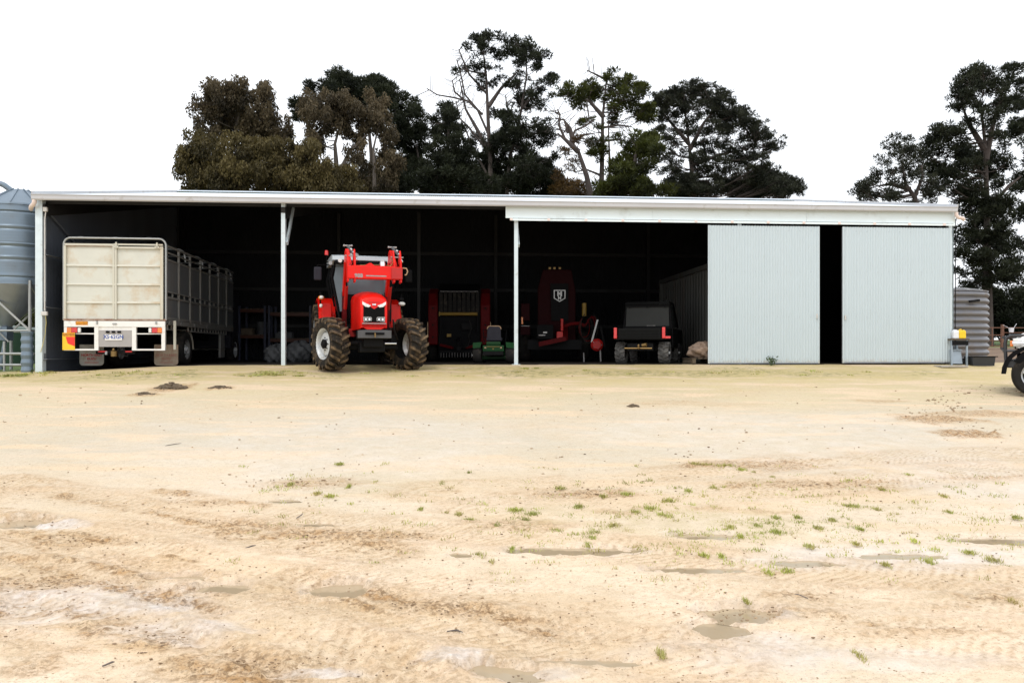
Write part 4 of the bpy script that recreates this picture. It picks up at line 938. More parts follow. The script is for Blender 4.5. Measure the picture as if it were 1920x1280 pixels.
# loader
ld = empty('front_loader', (0, 0, 0), 0, tractor)
AX = .60
for s in (-1, 1):
    x = s*.545+.045
    MB().prism([(1.0, .75), (1.25, .75), (1.30, 1.5), (1.35, 2.0), (1.12, 2.0), (.98, 1.4)], x-.05, x+.05, 'x').build('mast', 'bred', ld)
    MB().box((x*.72, 1.1, .95), (.3, .25, .2)).build('mast_bracket', 'redd', ld)
    # boom up to the knee, then the forearm down to the carriage
    a0 = (x, 1.22, 1.92); kn = (x, .42, 3.05); fr = (x, -.22, 2.42)
    MB().prism([(1.30, 1.86), (1.16, 1.80), (.60, 2.44), (.28, 2.80), (.30, 2.92), (.42, 3.01), (.56, 2.98)], x-.045, x+.045, 'x').build('boom', 'red', ld, bevel=.008)
    MB().prism([(.56, 2.94), (.36, 2.99), (.15, 2.84), (-.32, 2.50), (-.34, 2.32), (-.16, 2.28), (.40, 2.78)], x-.05, x+.05, 'x').build('forearm', 'red', ld, bevel=.008)
    MB().tube([(x+.11, .40, 3.21), (x-.02, -.02, 3.23), (x-.02, .0, 3.23)][:2], .001, 4)
    MB().tube([(x-.09, .22, 3.06), (x+.09, .22, 3.06)], .018, 8).lump((x-.09, .22, 3.06), .026).lump((x+.09, .22, 3.06), .026).build('cross_pin', 'greypl', ld)
    MB().tube([(x+.0, .20, 3.04), (x+.09, -.14, 2.84), (x+.11, -.20, 2.80)], .034, 10).build('tilt_cylinder', 'bag', ld, smooth=True)
    MB().tube([(x+.11, -.20, 2.80), (x+.16, -.36, 2.64)], .018, 8).build('cylinder_rod', 'chrome', ld)
    MB().tube([(x, .9, 1.55), (x-.0, .55, 2.1)], .045, 10).build('lift_cylinder', 'redd', ld); MB().tube([(x, .55, 2.1), (x, .30, 2.52)], .022, 8).build('cylinder_rod', 'blackm', ld)
    MB().prism([(-.62, 2.12), (-.42, 2.10), (-.28, 2.45), (-.30, 2.78), (-.44, 2.90), (-.60, 2.60)], x+.06, x+.10, 'x').prism([(-.62, 2.12), (-.42, 2.10), (-.28, 2.45), (-.30, 2.78), (-.44, 2.90), (-.60, 2.60)], x-.10, x-.06, 'x').build('carriage_bracket', 'red', ld, bevel=.005)
    MB().tube([(x-.13, -.40, 2.74), (x+.17, -.40, 2.74)], .018, 8).build('pin', 'galvtube', ld)
    MB().lump((x+.07, -.42, 2.80), (.035, .03, .05)).lump((x+.02, -.36, 2.90), (.03, .03, .03)).build('hose_fitting', 'chrome', ld)
    MB().tube([(x+.05, -.4, 2.82), (x+.11, -.46, 2.70), (x+.07, -.44, 2.58), (x+.02, -.30, 2.50)], .014, 6).build('hose', 'rubber', ld)
MB().box((.055, -.52, 2.335), (1.29, .26, .30)).build('carriage_beam', 'red', ld, bevel=.015)
MB().box((.56, -.665, 2.33), (.26, .03, .26)).build('end_plate', 'redd', ld)
MB().box((.02, -.5, 2.495), (1.0, .14, .02)).build('beam_cap', 'red', ld)
MB().box((.07, -.652, 2.255), (.48, .004, .026)).build('badge_strip', 'lampg', ld)
text('988', .13, 'lampg', ld, (-.34, -.653, 2.25), bold=.004)
MB().prism([(-.2, 2.50), (.05, 2.50), (-.03, 2.57), (-.08, 2.57)], -.56, -.44, 'y').build('hose_guard', 'red', ld)
MB().lathe([(.001, 0), (.07, 0), (.075, .05), (.06, .11), (.001, .13)], 14, Matrix.Translation((.24, -.50, 2.50))).build('accumulator', 'chrome', ld, smooth=True)
MB().tube([(.34, -.5, 2.53), (.43, -.52, 2.51), (.5, -.5, 2.60), (.46, -.45, 2.70)], .013, 6).tube([(-.3, -.5, 2.51), (0, -.5, 2.53), (.2, -.5, 2.53)], .012, 6).build('pipe', 'brass', ld)
MB().tube([(.72, -.55, 2.47), (.80, -.6, 2.46), (.83, -.6, 2.39), (.80, -.6, 2.31), (.76, -.6, 2.30)], .016, 8).build('hook', 'tan', ld, smooth=True)

# ------------------------------------------------------------------ red round baler behind
BY = 26.3; bx_ = (861-960)/F*BY
baler = empty('round_baler', (bx_, BY, gh(bx_, BY)), R(2), label='dusty red round baler with yellow pickup roller behind the tractor', category='baler')
def bz(py, Y=BY): return EYE-(py-HZ)/F*Y
for s in (-1, 1):
    pts = [(0, .55), (-.05, 1.3), (.02, 1.85), (.28, 2.25), (.75, 2.45), (1.4, 2.3), (1.75, 1.7), (1.7, .9), (1.3, .5)]
    MB().prism(pts, s*.70, s*1.02, 'x').build('side_shield', 'bred', baler, bevel=.04)
    MB().box((s*1.03, -.03, 1.05), (.025, .03, .5)).build('reflector_strip', 'tan', baler)
    MB().box((s*.86, -.04, 1.42), (.26, .05, .16)).build('shield_step', 'bred', baler)
    wheel(baler, (s*.92, .9, .46), .92, .34, .45, rim='bred', out=s, dish=.04)
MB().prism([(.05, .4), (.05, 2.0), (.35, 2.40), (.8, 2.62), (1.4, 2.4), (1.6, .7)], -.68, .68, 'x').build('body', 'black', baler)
MB().tube([(-.66, -.06, 1.56), (.60, -.06, 1.56)], .055, 12).build('roller', 'yellow', baler); MB().box((-.64, -.06, 1.56), (.04, .1, .14)).build('roller_bracket', 'yellow', baler)
MB().tube([(-.62, .12, 2.31), (.62, .12, 2.31)], .012, 6).build('rod', 'greypl', baler)
MB().box((0, -.30, .42), (.12, .7, .12)).build('drawbar', 'blackm', baler); MB().box((-.33, -.1, .86), (.14, .04, .10)).build('hose_block', 'yellow', baler)
for i in range(9): MB().box((-.60+i*.15, .03, 1.95), (.11, .02, .7)).build('belt', 'rubber', baler)
MB().tube([(-.62, -.2, .30), (.62, -.2, .30)], .09, 10).build('pickup_reel', 'blackm', baler)
for i in range(14): MB().tube([(-.58+i*.09, -.28, .30), (-.58+i*.09, -.34, .14)], .006, 4).build('tine', 'greypl', baler)
for s in (-1, 1):
    MB().tube([(s*.60, -.04, .9), (s*.60, -.05, 1.5)], .03, 8).build('ram', 'blackm', baler); MB().bar((s*.62, -.02, .55), (s*.2, -.25, .45), .06, .08).build('frame_arm', 'bred', baler)
    for z in (.8, 1.2, 1.75): MB().tube([(s*.86, -.07, z), (s*.86, -.03, z)], .03, 8).build('bolt', 'blackm', baler)
MB().box((.25, -.03, 1.15), (.34, .04, .22)).build('gear_cover', 'blackm', baler, bevel=.01); MB().tube([(0, -.1, .75), (0, -.75, .6)], .05, 10).build('drive_shaft', 'blackm', baler)
MB().tube([(.30,-.2,.9),(.36,-.4,.7),(.3,-.4,.5),(.15,-.35,.45)],.018,6).tube([(.34,-.18,1.35),(.42,-.2,1.1),(.30,-.3,.8)],.018,6).build('hose','rubber',baler)

# ------------------------------------------------------------------ green ride-on mower
MY = 22.3; mxx = (925-960)/F*MY
mow = empty('ride_on_mower', (mxx, MY, gh(mxx, MY)), R(-3), label='small green ride-on mower with black seat beside the steel post', category='mower')
for s in (-1, 1):
    wheel(mow, (s*.46, .18, .23), .46, .24, .22, rim='yellow', out=s, dish=.03)
    wheel(mow, (s*.38, 1.35, .14), .28, .12, .14, rim='yellow', out=s, dish=.02)
    MB().loft([[(s*.36, .0, .48), (s*.58, .0, .46), (s*.56, .0, .42), (s*.36, .0, .44)], [(s*.34, .1, .60), (s*.58, .1, .58), (s*.56, .1, .54), (s*.34, .1, .56)], [(s*.34, .45, .60), (s*.56, .5, .56), (s*.54, .5, .5), (s*.34, .45, .55)]]).build('fender', 'green', mow)
    MB().tube([(s*.30, .55, .6), (s*.34, .6, .95), (s*.12, .75, .98)], .014, 6).build('lever', 'black', mow)
MB().box((0, .0, .42), (.60, .12, .17)).build('rear_panel', 'green', mow, bevel=.02)
MB().box((0, -.04, .29), (.56, .08, .10)).build('bumper', 'blackm', mow)
MB().box((0, .6, .30), (.5, 1.2, .12)).build('frame', 'green', mow)
MB().box((0, 1.0, .42), (.44, .6, .10)).build('foot_deck', 'blackm', mow); MB().box((0, .8, .16), (1.1, .6, .10)).build('cutting_deck', 'green', mow, bevel=.02)
MB().box((0, .10, .56), (.40, .2, .10)).build('engine_cover', 'green', mow, bevel=.02)
seat = empty('seat', (0, .30, .62), 0, mow)
MB().box((0, .15, .06), (.44, .42, .10)).build('cushion', 'seat', seat, bevel=.03); MB().prism([(-.20,.08),(.20,.08),(.19,.36),(.13,.42),(-.13,.42),(-.19,.36)], -.06, .02, 'y').build('backrest', 'seat', seat, bevel=.015)
MB().tube([(-.19,-.02,.34)]+[(x,-.02,z) for x,z in arc(-.12,.36,.07,180,90,4)]+[(x,-.02,z) for x,z in arc(.12,.36,.07,90,0,4)]+[(.19,-.02,.34)], .014, 6).build('trim', 'tan', seat)
for s in (-1, 1): MB().box((s*.22, -.065, .44), (.05, .01, .035)).build('reflector', 'tan', mow)
MB().box((0, -.065, .41), (.045, .01, .03)).build('badge', 'yellow', mow); MB().box((.0,-.066,.47),(.36,.006,.012)).build('badge_strip','yellow',mow)

# ------------------------------------------------------------------ tall dark red hay machine
QY = 25.2; qx = (1040-960)/F*QY
hay = empty('hay_machine', (qx, QY, gh(qx, QY)), R(-2), label='tall dark red hay machine with a shield emblem on its black centre panel', category='hay machine')
def hx(px): return (px-1040)/F*QY
def hz(py): return EYE-(py-HZ)/F*QY
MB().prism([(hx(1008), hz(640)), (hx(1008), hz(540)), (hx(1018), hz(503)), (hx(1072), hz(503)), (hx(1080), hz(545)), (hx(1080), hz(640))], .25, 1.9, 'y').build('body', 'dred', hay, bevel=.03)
MB().prism([(hx(1034), hz(600)), (hx(1032), hz(530)), (hx(1066), hz(530)), (hx(1066), hz(600))], .18, .26, 'y').build('centre_panel', 'black', hay)
em = empty('shield_emblem', (hx(1049.5), .165, hz(553)), 0, hay)
W_, H_ = .185, .185
shp = lambda k: [(-W_*k, H_*k), (W_*k, H_*k), (W_*k, -H_*.45*k), (0, -H_*1.05*k), (-W_*k, -H_*.45*k)]
o_, i_ = shp(1), shp(.84)
fr_ = MB(); 
fr_.add([(p[0], 0, p[1]) for p in o_]+[(p[0], 0, p[1]) for p in i_]+[(p[0], .012, p[1]) for p in o_]+[(p[0], .012, p[1]) for p in i_], [(i, (i+1) % 5, 5+(i+1) % 5, 5+i) for i in range(5)]+[(i, 10+i, 10+(i+1) % 5, (i+1) % 5) for i in range(5)]+[(5+i, 15+i, 15+(i+1) % 5, 5+(i+1) % 5) for i in range(5)])
fr_.build('outline', 'lampg', em)
text('M', .20, 'lampg', em, (0, -.002, .055), bold=.010); text('H', .13, 'lampg', em, (0, -.002, -.075), bold=.010)
for px in (1031, 1040, 1050): MB().box((hx(px), .26, hz(500.5)), (.07, .05, .06)).build('marker_light', 'brass', hay)
MB().box((hx(985), .3, hz(584)), (.28, .4, .55)).build('side_cabinet', 'dred', hay, bevel=.02); MB().box((hx(985), .3, hz(618)), (.30, .4, .28)).build('side_cabinet', 'dred', hay)
MB().box((hx(979), .08, hz(600)), (.045, .02, .22)).build('reflector', 'orange', hay); MB().box((hx(985), .08, hz(610)), (.26, .02, .015)).build('trim', 'greypl', hay)
MB().box((hx(1022), -.2, hz(622)), (.52, .4, .45)).build('tool_box', 'black', hay, bevel=.02)
MB().box((hx(1022), -.41, hz(623)), (.12, .006, .045)).build('label_plate', 'lampg', hay); MB().box((hx(1016), -.41, hz(628)), (.20, .006, .03)).build('label_plate', 'greypl', hay)
MB().bar((hx(1010), -.5, hz(645)), (hx(1060), -.4, hz(634)), .12, .14).build('drawbar', 'bred', hay); MB().bar((hx(1060), -.4, hz(634)), (hx(1062), .3, hz(612)), .12, .14).build('drawbar', 'bred', hay)
MB().tube([(hx(1053), -.42, hz(620)), (hx(1053), -.42, hz(598))], .045, 10).build('jack', 'redd', hay); MB().box((hx(1049), -.4, hz(628)), (.20, .12, .22)).build('jack_bracket', 'redd', hay, bevel=.02)
MB().tube([(hx(1056), -.25, hz(612)), (hx(1070), -.3, hz(607)), (hx(1085), -.3, hz(606)), (hx(1096), -.3, hz(611))], .055, 8).build('arm', 'bred', hay)
MB().tube([(hx(1095), -.1, hz(592)), (hx(1095), -.1, hz(568))], .07, 12).build('canister', 'yellow', hay)
MB().tube([(hx(1096), -.3, hz(611)), (hx(1105), -.3, hz(596)), (hx(1114), -.3, hz(594)), (hx(1117), -.3, hz(602))], .03, 8).build('arm', 'bred', hay)
for k in range(4):
    r_ = .30+.06*k
    MB().tube([(hx(1100)+(-.1+.05*k)+r_*.55*math.sin(a), -.40-.02*k, hz(620)-r_*1.0*math.cos(a)+.1) for a in [R(-150+300*i/16) for i in range(17)]], .014, 6).build('hose', 'rubber' if k % 2 else 'bred', hay)
MB().bar((hx(1118), -.5, hz(600)), (hx(1107), -.5, hz(641)), .03, .05).build('chain_arm', 'galvtube', hay)
MB().lathe([(.001, -.12), (.15, -.12), (.19, -.06), (.19, .06), (.12, .12), (.001, .12)], 16, Matrix.Translation((hx(1117), -.45, hz(646))) @ Matrix.Rotation(R(90), 4, 'X')).build('gearbox', 'redd', hay, smooth=True)
for k in range(5): MB().lump((hx(1117)+.13*math.cos(k*1.25), -.58, hz(646)+.13*math.sin(k*1.25)), .018).build('bolt', 'chrome', hay)
MB().bar((hx(1124), -.4, hz(612)), (hx(1132), -.4, hz(650)), .04, .05).build('stand', 'blackm', hay)
MB().bar((hx(1123), -.45, hz(655)), (hx(1124), -.45, .02), .04, .04).build('stand', 'greypl', hay); MB().bar((hx(1093), -.3, hz(660)), (hx(1094), -.3, .01), .03, .03).build('stand', 'greypl', hay)
for s in (-1, 1): wheel(hay, (s*.95, 1.3, .50), 1.0, .38, .5, rim='dred', out=s, dish=.04)
MB().box((0, .9, .55), (1.7, 1.8, .3)).build('chassis', 'blackm', hay)

# ------------------------------------------------------------------ utility buggy
UY = 21.75; ux = (1199-960)/F*UY
utv = empty('utility_buggy', (ux, UY, gh(ux, UY)), R(-20), label='dark side-by-side utility buggy seen from behind beside the grey container', category='utility vehicle')
for s in (-1, 1):
    wheel(utv, (s*.60, .50, .30), .62, .28, .30, tyre='utvtyre', lugs=14, lug_h=.03, lug_m='utvtyre', out=s, rim='blackm', dish=.04)
    wheel(utv, (s*.60, 2.45, .30), .62, .24, .30, tyre='utvtyre', lugs=14, lug_h=.03, lug_m='utvtyre', out=s, rim='blackm', dish=.04)
bed = empty('cargo_bed', (0, 0, 0), 0, utv)
MB().box((0, .0, .82), (1.16, .05, .30)).build('tailgate', 'utv', bed, bevel=.01)
for z in (.74, .82, .90): MB().box((0, -.03, z), (1.05, .02, .02)).build('tailgate_rib', 'utv', bed)
for s in (-1, 1): MB().box((s*.68, .55, .82), (.06, 1.1, .32)).build('bed_side', 'utv', bed, bevel=.01)
MB().box((0, .55, .68), (1.36, 1.1, .05)).build('bed_floor', 'utv', bed); MB().box((0, 1.08, .82), (1.36, .04, .32)).build('bed_front', 'utv', bed)
for s in (-1, 1):
    MB().box((s*.66, -.02, .84), (.085, .06, .30)).build('tail_light', 'redlens', utv, bevel=.01)
MB().box((.76, -.0, .72), (.16, .04, .06)).build('reflector', 'redlens', utv)
MB().box((0, .35, .46), (.7, .5, .2)).build('rear_axle', 'blackm', utv); MB().box((0, 1.6, .42), (1.2, 2.4, .14)).build('frame', 'utv', utv)
MB().tube([(-.4, -.05, .42), (.35, -.05, .42)], .022, 6).build('rear_bar', 'brass', utv); MB().tube([(0, -.08, .40), (0, -.14, .42), (0, -.14, .48)], .025, 8).lump((0, -.14, .50), .032).build('tow_ball', 'brass', utv)
MB().tube([(.08, -.02, .5), (.20, -.04, .52)], .05, 10).build('exhaust', 'brass', utv)
cabu = empty('cab', (0, 0, 0), 0, utv)
for s in (-1, 1):
    MB().tube([(s*.68, 1.15, .95), (s*.62, 1.22, 1.66), (s*.60, 2.0, 1.72), (s*.64, 2.65, 1.05)], .03, 8).build('roll_bar', 'black', cabu, smooth=True)
    MB().add([(s*.67, 1.2, 1.0), (s*.61, 1.26, 1.62), (s*.59, 1.95, 1.66), (s*.63, 2.5, 1.05)], [(0, 1, 2, 3)]).build('side_curtain', 'glass', cabu)
    MB().box((s*.70, 1.65, .72), (.06, 1.0, .55)).build('door', 'utv', cabu, bevel=.02)
    MB().box((s*.66, 2.6, .78), (.14, .7, .42)).build('front_fender', 'utv', cabu, bevel=.04)
MB().loft([[(-.66, 1.10, 1.68), (.66, 1.10, 1.68), (.60, 2.15, 1.74), (-.60, 2.15, 1.74)], [(-.60, 1.16, 1.76), (.60, 1.16, 1.76), (.55, 2.1, 1.80), (-.55, 2.1, 1.80)]]).build('roof', 'utv', cabu, bevel=.01)
MB().add([(-.62, 1.14, 1.06), (.62, 1.14, 1.06), (.60, 1.20, 1.62), (-.60, 1.20, 1.62)], [(0, 1, 2, 3)]).build('rear_screen', 'utvwin', cabu)
MB().box((0, 1.12, 1.02), (1.3, .05, .06)).build('screen_frame', 'black', cabu); MB().box((0, 1.18, 1.64), (1.26, .05, .06)).build('screen_frame', 'black', cabu)
for x in (-.5, 0, .5): MB().box((x, 1.15, 1.60), (.03, .03, .03)).build('screen_clip', 'black', cabu)
MB().box((.12, 1.10, 1.07), (.24, .01, .03)).build('screen_label', 'utvtyre', cabu)
MB().box((0, 1.75, .85), (1.1, .5, .2)).box((0, 1.5, 1.15), (1.1, .12, .5)).build('bench_seat', 'seat', cabu, bevel=.03)
MB().box((0, 2.75, .80), (1.1, .5, .30)).build('bonnet', 'utv', cabu, bevel=.05)
# ------------------------------------------------------------------ things stored in the shed
pc = P(1318, 668, 21.6)
pal = empty('pallet', (pc.x+.15, 21.75, gh(pc.x+.15, 21.75)+.005), YAW, label='low dark timber pallet under the crumpled brown hessian', category='pallet')
for i in range(7): MB().box((-.5+i*.165, 0, .145), (.12, .95, .02)).build('plank', 'wood', pal)
for i in (-.5, 0, .48): MB().box((i, 0, .075), (.09, .92, .115)).build('bearer', 'wood', pal)
def cloth_lump(name, m, c, r, seed, ry=0):
    n, k = 44, 22; vs = []; fs = []
    for j in range(k+1):
        th = math.pi*j/k
        for i in range(n):
            a = 2*math.pi*i/n
            x, y, z = math.sin(th)*math.cos(a), math.sin(th)*math.sin(a), math.cos(th)
            f = 1+.42*(float(fbm(np.array(x*2.6+y*1.1+seed), np.array(z*3.2+y*2), 3, seed))-.5)*2*.6+.10*math.sin(7*a+6*z+seed)+.06*math.sin(13*a-9*z)
            zz = max(z*r[2]*f, -r[2]*.8); vs.append((x*r[0]*f, y*r[1]*f, zz))
    for j in range(k):
        for i in range(n):
            a = j*n+i; b = j*n+(i+1) % n; fs.append((a, a+n, b+n, b))
    o = MB().add(vs, fs).build(name, m, None, smooth='all'); o.location = c; o.rotation_euler = (0, 0, ry); return o
o = cloth_lump('hessian_heap', 'hess', (pc.x+.12, 21.7, pal.location.z+.155+.8*.22), (.46, .40, .24), 5); o['label'] = 'crumpled brown hessian heap beside the edge of the left sliding door'; o['category'] = 'hessian'
for i, (px, Y, r, lb) in enumerate([(520, 24.2, (.36, .32, .30), 'grey plastic bulk bag just left of the second post'), (560, 24.4, (.44, .36, .36), 'grey plastic bulk bag between the second post and the tractor')]):
    q = P(px, 670, Y); o = cloth_lump('bulk_bag', 'bag', (q.x, Y, gh(q.x, Y)+r[2]*.78), r, 9+i*4); o['label'] = lb; o['category'] = 'bag'; o['group'] = 'grey bulk bags on the shed floor'
# pallet racks at the back
def rack(px0, px1, py, Y, lab):
    a, b = P(px0, py, Y), P(px1, py, Y); w_ = b.x-a.x
    r = empty('pallet_rack', (a.x, Y, gh(a.x, Y)), YAW*0, label=lab, category='rack'); z = a.z-r.location.z
    for x in (0, w_):
        for y in (0, .8): MB().box((x, y, 1.0), (.08, .07, 2.0)).build('upright', 'rackb', r)
    for zz in (z, z+.95):
        for y in (0, .8): MB().box((w_/2, y, zz), (w_-.08, .05, .11)).build('beam', 'rack', r)
        for i in range(6): MB().box((w_*(i+.5)/6, .4, zz+.07), (w_/6-.03, .84, .02)).build('plank', 'wood', r)
    return r
r1 = rack(449, 497, 631, 29.2, 'orange beamed pallet rack at the back left of the shed')
r2 = rack(505, 582, 638, 29.2, 'wider orange beamed rack at the back behind the bulk bags')
dq = P(490, 0, 29.3); dr = MB().lathe([(.001,0),(.19,0),(.20,.02),(.20,.20),(.205,.22),(.20,.24),(.20,.46),(.001,.47)],20).build('drum','bag',None,smooth=True); dr.location = (dq.x-.05, 29.55, r1.location.z+P(449,631,29.2).z-r1.location.z+.085); dr['label']='pale round drum standing on the back left rack'; dr['category']='drum'
bq = P(465, 0, 29.3); bb = MB().box((0,0,.11),(.45,.35,.22)).box((0,0,.225),(.47,.37,.02)).build('storage_box','wood',None,bevel=.01); bb.location=(bq.x-.1,29.6,dr.location.z); bb['label']='flat timber coloured box beside the pale drum on the rack'; bb['category']='box'
cq = P(530, 0, 29.3); bb = MB().box((0,0,.10),(.60,.4,.20)).box((.02,0,.215),(.5,.36,.03)).build('storage_box','bag',None,bevel=.01); bb.location=(cq.x,29.6,r2.location.z+P(505,638,29.2).z-r2.location.z+.085); bb['label']='grey box lying on the wider rack behind the bulk bags'; bb['category']='box'

# ------------------------------------------------------------------ feed silo on the left
SY = 21.6; sx_ = (38-960)/F*SY; zgs = gh(sx_, SY)
silo = empty('feed_silo', (sx_, SY, zgs), 0, label='blue grey galvanised feed silo with steel hopper beside the shed corner', category='silo')
def sz(py, Y=SY-.6): return EYE-(py-HZ)/F*Y-zgs
zt_, zb_ = sz(384), sz(533); Rr = .93
prof = []; ribs_ = [sz(p) for p in (395, 427, 459, 484, 517)]
zz = zb_
N = 60
for i in range(N+1):
    z = zb_+(zt_-zb_)*i/N; r = Rr
    for q in ribs_:
        r += .020*math.exp(-((z-q)/.022)**2)-.020*math.exp(-((z-q+.06)/.02)**2)
    r += .004*math.sin(z*2*math.pi/.08)
    prof.append((r, z))
for i, (pa, pb) in enumerate(zip([zb_]+sorted(ribs_), sorted(ribs_)+[zt_])):
    MB().lathe([p for p in prof if pa-1e-6-.04 <= p[1] <= pb+1e-6], 72).build('ring', 'silo', silo, smooth=True)
MB().lathe([(Rr+.03, zt_-.02), (Rr+.02, zt_+.02), (.20, zt_+.50), (.001, zt_+.52)], 20).build('roof_cone', 'silo', silo)
for i in range(10):
    a = 2*math.pi*i/10; MB().bar((math.cos(a)*(Rr+.01), math.sin(a)*(Rr+.01), zt_+.03), (math.cos(a)*.2, math.sin(a)*.2, zt_+.515), .02, .03).build('roof_rib', 'silo', silo)
ox = (12-38)/F*SY; zo = sz(612)
nseg = 40; vs = []
for (r, z, cx_) in ((Rr-.01, zb_, 0), (Rr-.03, zb_-.05, 0), (.13, zo+.02, ox), (.12, zo-.05, ox)):
    vs.append([(cx_+r*math.cos(2*math.pi*j/nseg), r*math.sin(2*math.pi*j/nseg), z) for j in range(nseg)])
MB().loft(vs, caps=False).build('hopper', 'cone', silo, smooth=True)
MB().box((ox, -.05, zo-.18), (.27, .3, .36)).build('outlet_box', 'silo', silo, bevel=.01)
MB().bar((ox-.12, -.25, zo-.05), (ox+.24, -.28, zo-.40), .03, .03).build('slide_handle', 'galvtube', silo)
MB().tube([(ox, -.05, zo-.35), (ox-.06, -.1, zo-.9), (ox-.08, -.1, .02)], .05, 8).build('outlet_pipe', 'silo', silo)
for k in range(4):
    a = R(45+90*k); MB().tube([(Rr*math.cos(a), Rr*math.sin(a), zb_+.1), (Rr*math.cos(a), Rr*math.sin(a), -.05)], .04, 8).build('leg', 'galvtube', silo)
for k in range(4):
    a, b = R(45+90*k), R(135+90*k)
    for zr_ in (.45, 1.05) if k != 9 else ():
        MB().tube([(Rr*math.cos(a), Rr*math.sin(a), zr_), (Rr*math.cos(b), Rr*math.sin(b), zr_)], .028, 6).build('brace', 'galvtube', silo)
    MB().bar((Rr*math.cos(a)*1.0, Rr*math.sin(a), zb_), (Rr*math.cos(b)*1.0, Rr*math.sin(b), 1.05), .03, .05).build('brace', 'galvtube', silo)
MB().box(((9-38)/F*SY, -Rr-.01, sz(407)), (.34, .02, .22), ).build('sticker', 'sticker', silo)
MB().tube([((28-38)/F*SY, 0, zt_+.30), ((22-38)/F*SY, -.05, zt_+.5), ((12-38)/F*SY, -.1, zt_+.62), ((-6-38)/F*SY, -.15, zt_+.72), ((-60-38)/F*SY, -.2, zt_+.70), ((-180-38)/F*SY, -.2, zt_-.3), ((-260-38)/F*SY, -.2, .2)], .075, 12).build('filler_pipe', 'silo', silo, smooth=True)
# pipe railing in front of the silo
RY = 20.55
for px0, px1, pys, lab in ((-70, 58, (663, 684), 'galvanised pipe railing in front of the silo'),):
    a = P(px0, 0, RY); b = P(px1, 0, RY); fr = empty('pipe_railing', (a.x, RY, gh(a.x, RY)), 0, label=lab, category='railing')
    for py in pys: MB().tube([(0, 0, P(0, py, RY).z-fr.location.z), (b.x-a.x, 0, P(0, py, RY).z-fr.location.z)], .035, 8).build('rail', 'galvtube', fr, smooth=True)
    for q in (0, (8+70)/F*RY): MB().tube([(q, 0, -.05), (q, 0, P(0, 640, RY).z-fr.location.z)], .03, 8).build('post', 'galvtube', fr, smooth=True)
rd = P(51, 0, 20.15); RZ = gh(rd.x, 20.15)
pr = []
for i in range(49):
    z = 1.0*i/48; pr.append((.135+.010*math.sin(z*2*math.pi/.19)**3, z))
dr = empty('ribbed_drum', (rd.x, 20.15, RZ-.01), 0, label='slim grey ribbed drum between the silo and the corner post', category='drum')
MB().lathe([(.001, 0)]+pr, 24).build('body', 'silo', dr, smooth=True); MB().lathe([(.15, .99), (.15, 1.02), (.001, 1.03)], 24).build('lid', 'silo', dr, smooth=True)
gt = P(20, 0, 27.5); pt = MB().lathe([(1.9,-.1),(1.9,1.75),(1.8,1.85),(.3,2.1),(.001,2.1)],40).build('poly_tank','darkgreen',None,smooth=True); pt.location=(gt.x-.2,27.5,gh(gt.x,27.5)-.05); pt.scale=(1,1,.62); pt['label']='dark green round tank standing behind the silo legs'; pt['category']='tank'

# ------------------------------------------------------------------ rainwater tank on the right
KY = 26.0; kx = (1752-960)/F*KY; kz = gh(kx, KY)
tank = empty('rainwater_tank', (kx+.02, KY, kz), 0, label='grey corrugated rainwater tank behind the right end of the shed', category='water tank')
ztk = EYE+(660-551)/F*(KY)-kz
pr = []
for i in range(12*10+1):
    z = ztk*i/120; pr.append((1.50+.075*abs(math.sin(z*math.pi/(ztk/11)))**.9-.05, z))
MB().lathe(pr, 64).build('wall', 'tank', tank, smooth='all')
MB().lathe([(1.50, ztk-.01), (1.50, ztk+.03), (1.44, ztk+.03), (.9, ztk+.12), (.001, ztk+.15)], 40).build('roof', 'tank', tank)
for i in range(14):
    a = 2*math.pi*i/14; MB().bar((1.42*math.cos(a), 1.42*math.sin(a), ztk+.045), (.9*math.cos(a), .9*math.sin(a), ztk+.135), .12, .02).build('roof_rib', 'gutter', tank)
MB().bar((.25, -1.52, ztk-.34), (.60, -1.44, ztk-.30), .05, .07).build('overflow', 'blackm', tank)

# ------------------------------------------------------------------ bench with jerrycans, sheets and trough
NY = 21.55
def nx_(px, Y=NY): return (px-960)/F*Y
bz0 = gh(nx_(1800), NY)
be = empty('steel_bench', (nx_(1783), NY, bz0), 0, label='grey steel bench with thin legs at the right end of the shed', category='bench')
ztb = EYE-(634.5-HZ)/F*NY-bz0; wb_ = nx_(1817)-nx_(1783)
MB().box((wb_/2, .25, ztb-.02), (wb_, .55, .04)).build('top', 'wood', be); MB().box((wb_/2, .0, ztb-.12), (wb_-.06, .05, .12)).build('apron', 'blackm', be)
for x in (.03, wb_-.05):
    for y in (.02, .5): MB().box((x, y, ztb/2-.03), (.04, .04, ztb)).build('leg', 'sheet', be)
def can(px, m, lab, w_, h, Y):
    x = nx_(px, Y); o = empty('jerrycan', (x, Y, bz0+ztb+.002), 0, label=lab, category='jerrycan', group='jerrycans on the steel bench')
    MB().loft([[(-w_/2, -.10, 0), (w_/2, -.10, 0), (w_/2, .10, 0), (-w_/2, .10, 0)], [(-w_/2, -.10, h*.72), (w_/2, -.10, h*.72), (w_/2, .10, h*.72), (-w_/2, .10, h*.72)], [(-w_*.3, -.08, h*.92), (w_*.38, -.08, h*.92), (w_*.38, .08, h*.92), (-w_*.3, .08, h*.92)]]).build('body', m, o, bevel=.015)
    MB().tube([(w_*.2, 0, h*.9), (w_*.2, 0, h)], .025, 8).build('cap', 'blackm' if m == 'cany' else m, o); MB().tube([(-w_*.28, 0, h*.88), (-w_*.1, 0, h*1.0), (w_*.12, 0, h*.98)], .012, 6).build('handle', m, o)
